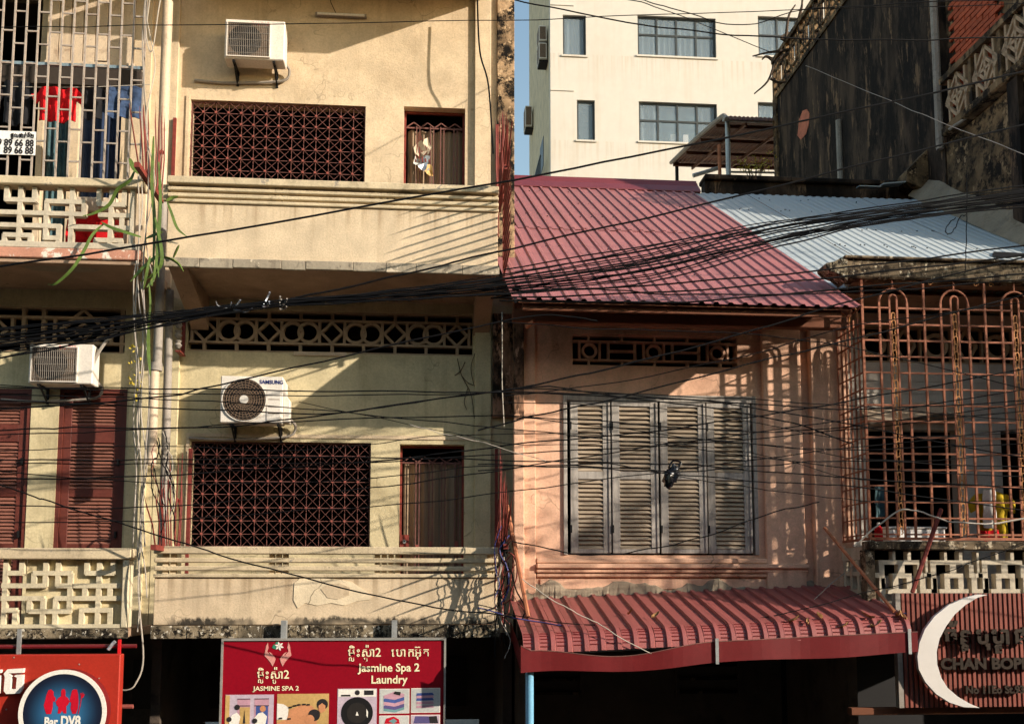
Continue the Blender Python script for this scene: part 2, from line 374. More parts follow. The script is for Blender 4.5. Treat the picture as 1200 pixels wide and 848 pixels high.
# ------------------------------------------------------------------ ground
obj('street', MB().poly([(-300,-300,0),(300,-300,0),(300,300,0),(-300,300,0)]), 'ground', kind='structure', label='grey concrete street ground')
obj('road', MB().poly([(-120,-11,.004),(120,-11,.004),(120,-2.2,.004),(-120,-2.2,.004)]), 'asphalt', kind='structure', label='dark asphalt road')
obj('pavement', MB().box(-60, 60, -2.2, 1.5, 0, .14), 'ground', kind='structure', label='raised concrete pavement')
# the row of buildings the picture is taken from, on the near side of the street
op = thing('facing_building', (0,-14,0), 'plain cream building across the street, behind the viewpoint', 'building')
M('facing_wall', C(120,104,86), blotch=.2, stain=C(120,100,80))
fw = [(x+.6, x+2.6, z+1.0, z+2.6) for x in range(-40, 40, 4) for z in (.2, 3.4, 6.6)]
obj('wall', holes(-40, 40, 0.02, 10.2, -13.2, -13.0, fw), 'facing_wall', op)
obj('roof', MB().box(-40, 40, -20, -13.0, 10.201, 10.45), 'facing_wall', op); obj('back_wall', MB().box(-40, 40, -20, -19.8, 0.02, 10.2), 'facing_wall', op)
for z in (3.3, 6.6): obj('floor', MB().box(-39.9, 39.9, -19.79, -13.21, z-.1, z), 'facing_wall', op)
WY = 1.3                                                     # plane of the recessed back walls
# ------------------------------------------------------------------ common parts
def rails(par, x0, x1, zs, m='cream', y0=0., y1=.14):
    for (a, b, yo) in zs: obj('rail', MB().box(x0, x1, y0-yo, y1, a, b), m, par, bevel=.008)
def diag_grille(par, x0, x1, z0, z1, nx, nz, y):
    g = obj('window_grille', MB().box(x0,x0+.02,y-.012,y+.012,z0,z1).box(x1-.02,x1,y-.012,y+.012,z0,z1).box(x0+.02,x1-.02,y-.012,y+.012,z0,z0+.02).box(x0+.02,x1-.02,y-.012,y+.012,z1-.02,z1), 'iron_red', par)
    a, b = (x1-x0)/nx, (z1-z0)/nz
    vb = local_mesh('bar', MB().box(-.0038,.0038,-.005,.005,0,z1-z0), 'iron_red')
    hb = local_mesh('bar', MB().box(0,x1-x0,-.004,.004,-.0038,.0038), 'iron_red')
    for i in range(1, nx): inst('bar', vb, g, (x0+a*i+random.uniform(-.004,.004), y-.002, z0), (0, random.uniform(-.004,.004), 0))
    for j in range(1, nz): inst('bar', hb, g, (x0, y-.012, z0+b*j))
    def clip(k, sgn):
        P = []
        for i in range(nx+1):
            j = k+sgn*i
            if 0 <= j <= nz: P.append((x0+a*i, z0+b*j))
        return P
    for sgn, yy in ((1, y-.024), (-1, y-.032)):
        for k in range(-nx, nx+nz+1):
            P = clip(k, sgn)
            if len(P) > 1: obj('bar', MB().bar((P[0][0],yy,P[0][1]), (P[-1][0],yy,P[-1][1]), .005, .005), 'iron_red', g)
    bs = local_mesh('boss', MB().prism(circ((0,0), .0155, 8), -.008, .008), 'boss_red')
    for i in range(1, nx):
        for j in range(1, nz): inst('boss', bs, g, (x0+a*i, y-.044, z0+b*j))
    return g
def wavy(x0, x1, z0, z1, y, amp, n, seed=0, taper=0.):
    mb = MB(); rr = random.Random(seed); ph = rr.uniform(0, 6); N = n*6
    for k in range(N+1):
        t = k/N; x = x0+(x1-x0)*t; yy = y+amp*math.sin(t*n*2*math.pi+ph)+amp*.4*math.sin(t*n*3.7+ph*2)
        xm = (x0+x1)/2
        mb.v += [(x, yy, z1), (xm+(x-xm)*(1-taper), yy*1.0, z0+rr.uniform(-.01,.01))]
    mb.f = [(2*k, 2*k+2, 2*k+3, 2*k+1) for k in range(N)]; return mb
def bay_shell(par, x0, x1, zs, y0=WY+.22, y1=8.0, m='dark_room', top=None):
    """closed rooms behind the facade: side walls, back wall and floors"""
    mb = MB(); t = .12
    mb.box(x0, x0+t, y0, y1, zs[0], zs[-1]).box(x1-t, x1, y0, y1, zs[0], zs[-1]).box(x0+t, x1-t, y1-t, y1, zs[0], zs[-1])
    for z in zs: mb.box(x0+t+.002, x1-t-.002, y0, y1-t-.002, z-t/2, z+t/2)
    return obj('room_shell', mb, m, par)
# ================================================================== the middle cream house
XB0, XB1 = X(190,430,0), X(583,430,0)                        # balcony front
BW0, BW1 = -3.52, 1.14                                       # back wall
zf = lambda py: Z(386, py, 0.)
house = thing('shophouse', ((XB0+XB1)/2, WY, 0), 'cream shophouse in the middle with two stacked balconies and star-patterned red grilles', 'building')
FL1, FL2 = zf(735), zf(307)                                  # balcony floor levels
gu = (X(222,165,WY), X(428,165,WY), FL2+.55, Z(325,120.5,WY))   # openings
du = (X(473,170,WY), X(545,170,WY), FL2, Z(509,126,WY))
gl = (X(221.5,580,WY), X(434,580,WY), Z(325,641,WY), Z(325,517.5,WY))
dl = (X(468,580,WY), X(544,580,WY), FL1, Z(506,520.5,WY))
vb_ = (X(220,390,WY), X(554,390,WY), Z(386,414,WY), Z(386,365,WY))
obj('upper_wall', holes(BW0, BW1, FL2-.12, 16.0, WY, WY+.22, [gu, du]), 'cream', house)
obj('lower_wall', holes(BW0, BW1, FL1-.12, FL2-.122, WY, WY+.22, [gl, dl, vb_]), 'olive', house)
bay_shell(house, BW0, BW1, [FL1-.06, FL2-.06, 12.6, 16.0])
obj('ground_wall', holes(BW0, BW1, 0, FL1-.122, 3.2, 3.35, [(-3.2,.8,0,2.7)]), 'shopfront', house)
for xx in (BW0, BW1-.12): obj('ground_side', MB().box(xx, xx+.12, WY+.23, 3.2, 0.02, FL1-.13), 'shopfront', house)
for (a, b, c_, d) in ((-3.1,-1.9,2.9,3.6),(-1.7,-.6,2.9,3.6),(-.4,.6,2.9,3.6)):
    obj('transom', MB().box(a,b,3.15,3.199,c_,d), 'dark_room', house)
# pilasters on the wall
for (p0, p1) in ((196,207),(556,575)):
    obj('pilaster', MB().box(X(p0,170,WY), X(p1,170,WY), WY-.06, WY-.001, FL2, 15.9), 'cream', house, bevel=.006)
    obj('pilaster', MB().box(X(p0,560,WY), X(p1,560,WY), WY-.06, WY-.001, FL1, zf(330)), 'olive', house, bevel=.006)
mottle('party_edge', C(178,148,114), C(24,21,18), C(196,166,130), 5)
mottle('beam_edge', C(140,122,98), C(52,44,36), C(184,170,146), 7)
obj('wall_end', MB().box(X(582,170,WY), BW1+.012, WY-.07, WY-.001, FL2, 15.9), 'party_edge', house, bevel=.008)
M('patch', C(222,204,172), grit=.15, crack=.9, blotch=.2, stain=C(150,124,90))
pp = [(345,683),(352,676.8),(372,677),(392,678),(412,681),(436,697),(434,702),(418,704),(404,709),(388,706),(372,709),(358,706),(349,712),(344,703)]
obj('plaster_patch', MB().prism([(X(a,b,0), zf(b)) for a, b in pp], -.008, -.0005), 'patch', house)
pp = [(376,690),(384,684),(398,683),(410,688),(409,697),(396,702),(384,700)]
obj('plaster_patch', MB().prism([(X(a,b,0), zf(b)) for a, b in pp], -.013, -.0085), 'cream', house)
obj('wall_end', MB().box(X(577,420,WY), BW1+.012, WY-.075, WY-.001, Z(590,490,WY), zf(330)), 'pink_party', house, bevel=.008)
# thin plaster surrounds beside the grilles, lintel joints
for (g, mm) in ((gu,'cream'),(gl,'sill')):
    obj('surround', MB().box(g[0]-.055, g[0]-.012, WY-.02, WY-.001, g[2], g[3]+.05), 'cream', house)
obj('surround', MB().box(gl[0]-.055, BW1-.3, WY-.015, WY-.001, gl[3]+.052, gl[3]+.10), 'cream', house)
# concrete balcony slabs and their fascia
for (ft, fb, sm, em) in ((307,318,'soffit','slab_edge'),(732,747,'soffit','mould_edge')):
    zt, zb = zf(ft), zf(fb)
    obj('balcony_slab', MB().box(XB0+.01, XB1-.01, .012, WY-.002, zb+.02, zt-.003), sm, house)
    n = 9; xs = [XB0-.02]
    for q in range(n-1): xs.append(XB0+(XB1-XB0)*(q+1+random.uniform(-.3,.3))/n)
    xs.append(XB1+.02)
    for q in range(n): obj('edge_block', MB().box(xs[q]+.002, xs[q+1]-.002, -.035-random.uniform(0,.012), .012, zb+random.uniform(-.005,.008), zt-.002), em, house, bevel=.006)
obj('balcony_slab', MB().box(XB0+.01, XB1-.01, -.03, WY-.002, zf(318)+4.37, zf(307)+4.37), 'soffit', house)
# underside haunches and beam
for xx in (XB0+.02, XB1-.24):
    obj('bracket', MB().prismx([(.05,zf(318)+.018),(WY-.003,zf(318)+.018),(WY-.003,zf(318)-.42),(WY-.25,zf(318)-.30)], xx, xx+.22), 'soffit', house)
# parapets: panel, cap, two open rails and coping
zu = [zf(p) for p in (306.9, 243.5, 239.5, 238, 232, 231, 229.5, 224, 221, 214)]
obj('parapet_panel', MB().box(XB0, XB1, 0, .10, zf(306.9), zf(243)), 'cream_upper', house, bevel=.006)
rails(house, XB0-.01, XB1+.01, [(zf(243),zf(239),.03),(zf(236),zf(231.5),.01),(zf(228.5),zf(224.5),.01),(zf(221.5),zf(213.5),.05)], 'sill')
obj('parapet_panel', MB().box(XB0, XB1, 0, .10, zf(731.5), zf(676.5)), 'cream_parapet', house, bevel=.006)
rails(house, XB0-.01, XB1+.01, [(zf(676.5),zf(672),.03),(zf(668.5),zf(663),.01),(zf(659),zf(653.5),.01),(zf(649),zf(640.5),.05)], 'sill')
st = local_mesh('spacer', MB().box(-.03,.03,.03,.10,0,zf(649)-zf(672)), 'sill')
st2 = local_mesh('spacer', MB().box(-.03,.03,.03,.10,0,zf(221.5)-zf(239)), 'sill')
for p in (193,202,318,326,334,442,450,458,466,574,581): 
    inst('spacer', st, house, (X(p,660,0), .0, zf(672))); inst('spacer', st2, house, (X(p,230,0), .0, zf(239)))
# star grilles, folding gates with curtains
diag_grille(house, *gu[:2], gu[2], gu[3], 14, int(round((gu[3]-gu[2])/.158)), WY+.06)
diag_grille(house, *gl[:2], gl[2], gl[3], 14, 8, WY+.06)
def gate(o, seed, light):
    x0, x1, z0, z1 = o; y = WY+.16
    g = obj('folding_gate', MB().box(x0,x0+.03,y-.02,y+.02,z0,z1).box(x1-.03,x1,y-.02,y+.02,z0,z1).box(x0+.03,x1-.03,y-.02,y+.02,z1-.03,z1), 'spike_red', house)
    n = 4; bar = local_mesh('gate_bar', MB().box(-.007,.007,-.010,.010,0,z1-z0-.22), 'iron_red')
    hook = local_mesh('gate_clip', MB().box(-.02,.02,-.02,.02,0,.13), 'boss_red')
    rr = random.Random(seed)
    for q in range(n):
        xq = x0+.12+(x1-x0-.2)*((q+.5)/n)+rr.uniform(-.05,.05)
        inst('gate_bar', bar, g, (xq, y-.01, z0+.01)); inst('gate_bar', bar, g, (xq+.045, y+.012, z0+.01))
        inst('gate_clip', hook, g, (xq+.02, y-.02, z0+(.95 if q%2 else .9))); 
        if q%2: inst('gate_clip', hook, g, (xq+.02, y-.02, z0+.18))
    for q in range(4):
        xa = x0+.04+(x1-x0-.08)*q/4; xb = x0+.04+(x1-x0-.08)*(q+1)/4
        obj('scallop', MB().bar((xa,y,z1-.22),((xa+xb)/2,y,z1-.15),.014,.012).bar(((xa+xb)/2,y,z1-.15),(xb,y,z1-.22),.014,.012), 'iron_red', g)
    obj('gate_rail', MB().box(x0+.03,x1-.03,y-.006,y+.006,z1-.24,z1-.22), 'iron_red', g); obj('gate_rail', MB().box(x0+.03,x1-.03,y+.02,y+.03,z0+.62,z0+.65), 'iron_red', g)
    obj('curtain', wavy(x0+.05, x1-.02, z0, z1-.24, y+.07, .025, 6, seed), 'cloth_curtain' , house)
    return g
g_up = gate(du, 3, 1); g_lo = gate(dl, 5, 0)
obj('lock_plate', MB().box(dl[0]+.01, dl[0]+.13, WY+.10, WY+.135, FL1+.98, FL1+1.16), 'spike_red', house)
obj('lock_knob', MB().ring((dl[0]+.07, FL1+1.07), .025, .008, WY+.08, WY+.10, 12), 'galv', house)
# vent screen: dashes, diamonds and linked rings
x0, x1, z0, z1 = vb_; vs_ = obj('vent_screen', MB().box(x0,x1,WY+.02,WY+.12,z1-.025,z1).box(x0,x1,WY+.02,WY+.12,z0,z0+.025).box(x0,x1,WY+.02,WY+.12,z0+.115,z0+.145).box(x0,x1,WY+.02,WY+.12,z1-.135,z1-.105), 'vent', house)
P = .83; xo = x0+.08; bh0, bh1 = z0+.145, z1-.135; hc = (bh0+bh1)/2; hr = (bh1-bh0)/2
for q in range(5):
    cxq = xo+P*q+.13
    if cxq+.17 > x1: break
    obj('diamond', MB().bar((cxq-.14,WY+.07,hc),(cxq,WY+.07,bh1),.035,.08).bar((cxq,WY+.068,bh1),(cxq+.14,WY+.068,hc),.035,.08).bar((cxq+.14,WY+.072,hc),(cxq,WY+.072,bh0),.035,.08).bar((cxq,WY+.074,bh0),(cxq-.14,WY+.074,hc),.035,.08), 'vent', vs_)
    for s in (-1,1):
        obj('upright', MB().box(cxq+s*.165-.018,cxq+s*.165+.018,WY+.035,WY+.105,bh0,bh1), 'vent', vs_)
    if q < 4:
        for s in (0,1):
            obj('circle', MB().ring((cxq+P/2-.105+.21*s, hc), hr+.004, hr-.034, WY+.03+.003*s, WY+.11+.003*s, 28), 'vent', vs_)
n = 9
for q in range(n):
    xq = x0+(x1-x0)*(q+.5)/n
    obj('upright', MB().box(xq-.02,xq+.02,WY+.03,WY+.11,z0+.025,z0+.115), 'vent', vs_); obj('upright', MB().box(xq-.02,xq+.02,WY+.03,WY+.11,z1-.105,z1-.025), 'vent', vs_)
q_ = W(375,414.5,WY); obj('cable_trunking', MB().box(X(344,414,WY), X(406,414,WY), WY-.03, WY-.002, q_.z-.03, q_.z+.02), 'roller', house, bevel=.005)
# fluorescent lamp fitting high on the wall
p0 = W(370,17,WY); p1 = W(430,23,WY); zt = (p0.z+p1.z)/2
lf = thing('tube_light', ((p0.x+p1.x)/2, WY-.05, zt), 'slim unlit fluorescent lamp fitting high on the cream wall', 'lamp')
obj('batten', MB().box(p0.x,p1.x,WY-.05,WY-.004,zt-.02,zt+.03), 'pipe_grey', lf, bevel=.006)
obj('tube', MB().tube([(p0.x+.03,WY-.075,zt-.01),(p1.x-.03,WY-.075,zt-.01)], .016, 8), 'letter_white', lf)
obj('supply_wire', MB().tube([(p0.x+.28,WY-.012,zt+.03),(p0.x+.2,WY-.012,zt+.2),(p0.x+.15,WY-.012,zt+.6)], .006, 4), 'cable', lf)
# ================================================================== the left cream house
za = lambda py: Z(80, py, 0.)
XA0, XA1 = -6.9, X(161,430,0)
AW0, AW1 = -7.0, BW0-.01
hl_ = thing('shophouse', (-5.2, WY, 0), 'cream shophouse at the left edge with barred upper balcony and openwork parapets', 'building')
FA1, FA2 = za(736), za(292)
dA = [(X(66,550,WY), X(146,550,WY), FA1, Z(106,455,WY)), (X(-48,550,WY), X(33,550,WY), FA1, Z(0,455,WY))]
vA = (X(-60,385,WY), X(147,385,WY), Z(80,413,WY), Z(80,360,WY))
uA = [(X(-70,100,WY), X(46,100,WY), FA2, Z(20,-48,WY)), (X(49,170,WY), X(80,170,WY), FA2, Z(60,101,WY)), (X(91,170,WY), X(141,170,WY), FA2, Z(115,101,WY))]  # openings made taller so the unlit wall area reads dark
obj('upper_wall', holes(AW0, AW1, FA2-.12, 16.0, WY, WY+.22, uA), 'cream', hl_)
obj('lower_wall', holes(AW0, AW1, FA1-.12, FA2-.122, WY, WY+.22, dA+[vA]), 'olive', hl_)
bay_shell(hl_, AW0, AW1, [FA1-.06, FA2-.06, 12.6, 16.0])
obj('ground_wall', MB().box(AW0, AW1, 3.2, 3.35, 0, FA1-.122), 'shopfront', hl_)
for (a, b) in ((-6.7,-5.6),(-5.4,-4.4),(-4.2,-3.7)): obj('transom', MB().box(a,b,3.15,3.199,2.9,3.6), 'dark_room', hl_)
obj('pilaster', MB().box(X(149,560,WY), X(172,560,WY), WY-.06, WY-.001, FA1, za(330)), 'olive', hl_, bevel=.006)
obj('pilaster', MB().box(X(155,150,WY), X(176,150,WY), WY-.06, WY-.001, FA2, 15.9), 'cream', hl_, bevel=.006)
# slabs
for (ft, fb, em) in ((292,304,'peel_edge'),(736,748,'mould_edge')):
    zt, zb = za(ft), za(fb)
    obj('balcony_slab', MB().box(XA0, XA1-.01, .012, WY-.002, zb+.015, zt-.003), 'soffit', hl_)
    obj('slab_edge', MB().box(XA0, XA1+.01, -.04, .012, zb, zt-.002), em, hl_, bevel=.01)
obj('balcony_slab', MB().box(XA0, XA1-.01, -.03, WY-.002, za(304)+4.37, za(292)+4.37), 'soffit', hl_)
obj('drip_edge', MB().box(XA0, XA1, -.01, .06, za(309), za(304.2)), 'soffit', hl_, bevel=.005)
ps = [(.35,-4.75),(.42,-4.5),(.4,-4.2),(.46,-3.95),(.55,-3.9),(.6,-4.3),(.56,-4.6),(.5,-4.9)]
obj('fallen_plaster_patch', MB().poly([(b, a+.05, za(304)+.012) for a, b in [(.28,-4.95),(.25,-4.6),(.27,-4.2),(.33,-3.98),(.45,-4.1),(.5,-4.5),(.44,-4.85)]]), 'mortar', hl_)
# parapet frames and openwork bars
def lattice(par, m, sx, sz, V, H, x_of, z_of, y0=.03, y1=.11, t=.055):
    for (x, a, b) in V:
        xx = x_of(x); obj('lattice_bar', MB().box(xx-t/2, xx+t/2, y0, y1, z_of(b), z_of(a)), m, par)
    for (y, a, b) in H:
        zz = z_of(y); obj('lattice_bar', MB().box(x_of(a), x_of(b), y0-.003, y1+.003, zz-t/2, zz+t/2), m, par)
xl = lambda c: X(c/3.72, 690, 0); zl = lambda c: za(620+c/3.72)
Vl = [(85,128,195),(15,128,415),(190,128,250),(245,128,250),(300,190,362),(140,190,250),(370,128,195),(425,128,415),(485,128,195),(365,240,305),(475,240,305),(240,300,415),(185,300,415),(125,300,362),(355,350,415),(480,350,415),(65,350,415)]
Hl = [(190,20,90),(190,135,305),(190,365,490),(245,0,195),(245,240,305),(245,315,535),(300,0,190),(300,235,540),(357,125,305),(352,345,490),(352,5,70)]
lattice(hl_, 'lattice_low', 0, 0, Vl, Hl, xl, zl)
obj('parapet_panel', MB().box(X(27,690,0), X(143,690,0), .085, .105, za(731), za(655.2)), 'olive', hl_)
Vl2 = [(x-300, a, b) for x, a, b in Vl if x > 120]; Hl2 = [(y, a-420, b-420) for y, a, b in Hl]
obj('parapet_post', MB().box(X(143,690,0), XA1, -.02, .16, za(735.5), za(655)), 'lattice_low', hl_, bevel=.01)
obj('parapet_coping', MB().box(XA0, XA1+.02, -.04, .18, za(655), za(642)), 'sill', hl_, bevel=.01)
obj('parapet_foot', MB().box(XA0, X(143,690,0), -.01, .13, za(735.5), za(731)), 'lattice_low', hl_)
xl2 = lambda c: X(c/3.027, 250, 0); zl2 = lambda c: za(180+c/3.027)
Vu = [(15,115,170),(65,115,340),(115,115,170),(160,165,305),(205,115,170),(207,250,340),(250,115,340),(293,172,215),(345,115,175),(390,115,340),(435,115,175),(430,205,260),(15,288,340),(107,288,340),(340,298,340),(430,298,340),(465,115,340),(-35,115,340)]
Hu = [(165,10,120),(167,155,298),(210,-60,295),(210,345,470),(255,-60,215),(255,240,470),(290,10,112),(297,155,212),(300,335,436),(172,340,440)]
lattice(hl_, 'lattice', 0, 0, Vu, Hu, xl2, zl2)
obj('parapet_coping', MB().box(XA0, XA1, -.04, .17, za(218.5), za(209)), 'sill', hl_, bevel=.01)
obj('parapet_foot', MB().box(XA0, XA1, -.015, .14, za(291.5), za(284)), 'lattice', hl_, bevel=.008)
# louvred doors
def louvre(par, x0, x1, z0, z1, y, secs, mf, ms, st=.07, pitch=.045, depth=.03, knob=True):
    s = obj('shutter', MB(), None, par) if False else None
    mb = MB().box(x0, x0+st, y, y+.04, z0, z1).box(x1-st, x1, y, y+.04, z0, z1)
    zs = [z0]+[v for q in secs for v in q]+[z1]
    for i in range(0, len(zs), 2): mb.box(x0+st, x1-st, y+.002, y+.038, zs[i], zs[i+1])
    s = obj('shutter', mb, mf, par, bevel=.004)
    me = local_mesh('slat', MB().box(0, x1-x0-2*st-.004, -.004, .004, -depth, depth), ms)
    for (a, b) in secs:
        n = max(1, int(round((b-a)/pitch)))
        for k in range(n):
            inst('slat', me, s, (x0+st+.002, y+.02, a+(b-a)*(k+.5)/n), (R(-38+random.uniform(-4,4)), 0, 0))
    return s
for (a, b, c_, d) in dA:
    w_ = b-a
    obj('door_frame', MB().box(a,a+.05,WY+.01,WY+.10,c_,d).box(b-.05,b,WY+.01,WY+.10,c_,d).box(a+.05,b-.05,WY+.01,WY+.10,d-.06,d), 'louvre_red', hl_)
    zz = lambda py: Z(106, py, WY)
    s = louvre(hl_, a+.052, b-.052, c_, d-.062, WY+.04, [(zz(700),zz(645)),(zz(637),zz(582)),(zz(572),zz(518)),(zz(497),zz(470))], 'louvre_red', 'slat_red', st=.10, pitch=.046)
    obj('hinge', MB().box(b-.10,b-.08,WY+.0,WY+.04,zz(630),zz(622)), 'black', s); obj('hinge', MB().box(b-.10,b-.08,WY+.0,WY+.04,zz(545),zz(537)), 'black', s)
# geometric vent
x0, x1, z0, z1 = vA; va = obj('vent_screen', MB().box(x0,x1,WY+.02,WY+.12,z1-.02,z1).box(x0,x1,WY+.02,WY+.12,z0,z0+.02).box(x0,x1,WY+.02,WY+.12,z1-.15,z1-.115).box(x0,x1,WY+.02,WY+.12,z0+.115,z0+.15), 'vent', hl_)
for k in range(2):
    xc = x1-.55-1.25*k
    for s in (-1,1):
        obj('upright', MB().box(xc+s*.5-.025,xc+s*.5+.025,WY+.03,WY+.11,z0+.02,z1-.02), 'vent', va)
        obj('upright', MB().box(xc+s*.36-.02,xc+s*.36+.02,WY+.035,WY+.105,z0+.15,z1-.15), 'vent', va)
        obj('chevron', MB().bar((xc+s*.30,WY+.07,(z0+z1)/2),(xc,WY+.07-.002*s,z1-.02),.04,.07), 'vent', va)
        obj('chevron', MB().bar((xc+s*.30,WY+.072,(z0+z1)/2),(xc,WY+.072-.002*s,z0+.02),.04,.07), 'vent', va)
    obj('diamond', MB().bar((xc-.12,WY+.07,(z0+z1)/2),(xc,WY+.07,(z0+z1)/2+.1),.03,.05).bar((xc,WY+.071,(z0+z1)/2+.1),(xc+.12,WY+.071,(z0+z1)/2),.03,.05).bar((xc+.12,WY+.072,(z0+z1)/2),(xc,WY+.072,(z0+z1)/2-.1),.03,.05).bar((xc,WY+.073,(z0+z1)/2-.1),(xc-.12,WY+.073,(z0+z1)/2),.03,.05), 'vent', va)
# upper doorways: dark opening, blue curtain, stained roller panels hung under the ceiling
obj('curtain', wavy(uA[1][0]+.02, uA[1][1]-.02, uA[1][2], uA[1][3]-.05, WY+.12, .02, 4, 11), 'cloth_teal', hl_)
obj('curtain', wavy(uA[2][0]+.02, uA[2][1]-.02, uA[2][2], uA[2][3]-.05, WY+.12, .02, 5, 12), 'cloth_navy', hl_)
for k in range(7):
    xa = X(55+14.3*k, 40, WY-.1); xb = X(55+14.3*(k+1), 40, WY-.1)
    obj('panel', MB().box(xa+.006, xb-.006, WY-.10, WY-.07, Z(100,72+random.uniform(-2,2),WY-.1), Z(100,-60,WY-.1)), 'roller', hl_)
obj('panel_rail', MB().box(X(53,72,WY-.1), X(158,72,WY-.1), WY-.12, WY-.105, Z(100,76,WY-.1), Z(100,73,WY-.1)), 'roller', hl_)
obj('beam', MB().box(AW0, X(170,90,WY), WY-.2, WY-.002, Z(60,98,WY-.2), Z(60,77,WY-.2)), 'dark_room', hl_)  # dark colour stands in for shade across the doorway heads
# window cage on the upper balcony: uprights with staggered rungs
YC = .05; gc = thing('window_cage', (X(80,208,YC), YC, za(209)), 'pale steel bars with staggered rungs above the upper left parapet', 'window bars')
zt = za(304)+4.36; zb = za(209)
vm = local_mesh('bar', MB().box(-.010,.010,-.010,.010,0,zt-zb), 'bar_grey')
pxs = [12.5+14.07*k for k in range(-4, 12)]; xs = [X(p-0.5,130,YC) for p in pxs]
for x in xs: inst('bar', vm, gc, (x, YC, zb))
for k in range(len(xs)-1):
    for j in range(12):
        py = -172+37.6*j+(18.8 if k%2 else 0)+ (4 if k%2 else 0)
        if py > 203: continue
        obj('rung', MB().box(xs[k]+.013, xs[k+1]-.013, YC-.008, YC+.008, Z(80,py,YC)-.009, Z(80,py,YC)+.009), 'bar_grey', gc)
obj('cross_rail', MB().box(xs[0], xs[-1], YC+.013, YC+.045, Z(80,77,YC), Z(80,73.5,YC)), 'rail_blue', gc)
obj('cross_rail', MB().box(xs[0], xs[-1], YC+.013, YC+.045, zt-.05, zt), 'bar_grey', gc)
# phone number plate
pa = W(-22,152,YC-.03); pb = W(41,182,YC-.03); 
ph = thing('number_plate', ((pa.x+pb.x)/2, YC-.03, pb.z), 'white plate with black script and phone numbers wired to the left bars', 'sign')
obj('plate', MB().box(pa.x, pb.x, YC-.028, YC-.022, pb.z, pa.z), 'plate_white', ph)
hh = pa.z-pb.z
obj('lettering', text_mb('69 89 66 88', hh*.40, pb.x-.02, pb.z+hh*.36, YC-.031, .003, .004, 'RIGHT', .82), 'letter_dark', ph)
obj('lettering', text_mb('61 89 66 88', hh*.40, pb.x-.02, pb.z+hh*.05, YC-.031, .003, .004, 'RIGHT', .82), 'letter_dark', ph)
obj('lettering', text_mb('ជួលជាន់ទី២', hh*.26, pb.x-.02, pb.z+hh*.72, YC-.031, .003, .003, 'RIGHT', .8), 'letter_dark', ph)
# ================================================================== the pink house with the red metal roof
CY_ = .9                                                      # its wall plane
zc = lambda py: Z(770, py, CY_)
pk = thing('pink_house', (3.2, CY_, 0), 'pink plastered house with red metal roof and grey louvred shutters', 'building')
CX0, CX1 = 1.16, 5.62
ww = (X(660,560,CY_), X(887,560,CY_), zc(650), zc(463))
vc = (X(671,410,CY_), X(864,410,CY_), zc(430), zc(393))
obj('wall', holes(CX0, CX1, 4.35, zc(352), CY_, CY_+.24, [ww, vc]), 'pink', pk)
bay_shell(pk, CX0, CX1, [4.2, zc(355), zc(352)], y0=CY_+.25, y1=6.2)
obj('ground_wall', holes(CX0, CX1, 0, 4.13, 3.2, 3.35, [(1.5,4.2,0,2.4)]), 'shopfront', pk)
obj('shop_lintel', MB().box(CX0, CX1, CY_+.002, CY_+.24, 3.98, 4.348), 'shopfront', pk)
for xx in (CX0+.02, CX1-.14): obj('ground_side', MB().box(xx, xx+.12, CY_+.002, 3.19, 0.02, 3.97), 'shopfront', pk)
for (a, b) in ((1.35,2.35),(3.75,4.75)):
    fr = obj('transom_window', MB().box(a,a+.05,3.12,3.199,3.0,4.0).box(b-.05,b,3.12,3.199,3.0,4.0).box(a+.05,b-.05,3.12,3.199,3.95,4.0), 'shopfront', pk)
    for k in range(5): obj('transom_bar', MB().box(a+.05,b-.05,3.14,3.198,3.05+.2*k,3.09+.2*k), 'stain_wall', fr)
# pilasters, frames and mouldings
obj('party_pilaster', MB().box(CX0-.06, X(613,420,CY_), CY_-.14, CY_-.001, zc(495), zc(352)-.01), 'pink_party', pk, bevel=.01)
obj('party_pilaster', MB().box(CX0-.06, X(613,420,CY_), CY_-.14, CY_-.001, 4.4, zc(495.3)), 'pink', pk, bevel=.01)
obj('pilaster', MB().box(X(612.5,500,CY_), X(627,500,CY_), CY_-.05, CY_-.001, 4.45, zc(380)), 'pink', pk, bevel=.008)
obj('pilaster', MB().box(X(893,500,CY_), X(938,500,CY_), CY_-.07, CY_-.001, 4.45, zc(378)), 'pink', pk, bevel=.01)
obj('pilaster', MB().box(X(948,500,CY_), X(984,500,CY_), CY_-.12, CY_-.001, 4.45, zc(360)), 'pink', pk, bevel=.01)
ax0, ax1 = X(628,655,CY_), X(945,655,CY_)
for (a, b, pr) in ((660,654,.06),(666,660.5,.11),(671,666.5,.075),(676,671.5,.045)):
    obj('sill_moulding', MB().box(ax0, ax1, CY_-pr, CY_-.001, zc(a), zc(b)), 'pink', pk, bevel=.012)
obj('sill_panel', MB().box(ax0+.05, ax1-.05, CY_-.02, CY_-.001, zc(690), zc(678)), 'pink', pk, bevel=.006)
obj('lintel_band', MB().box(ax0-.1, ax1+.1, CY_-.03, CY_-.001, zc(384), zc(378)), 'pink', pk, bevel=.006)
obj('eave_beam', MB().box(X(600,372,.3), X(990,372,.3), .2, .34, Z(800,383,.3), Z(800,369,.3)), 'eave_wood', pk, bevel=.01)
obj('eave_board', MB().box(X(612,362,-.38), X(985,362,-.38), -.40, -.36, Z(800,368,-.38), Z(800,357,-.38)), 'eave_wood', pk, bevel=.004)
for k in range(9):
    xx = 1.35+.47*k
    obj('rafter', MB().bar((xx,-.38,Z(800,362,-.38)),(xx,CY_,Z(800,362,-.38)+.60*(CY_+.38)),.05,.09,(0,0,1)), 'eave_wood', pk)
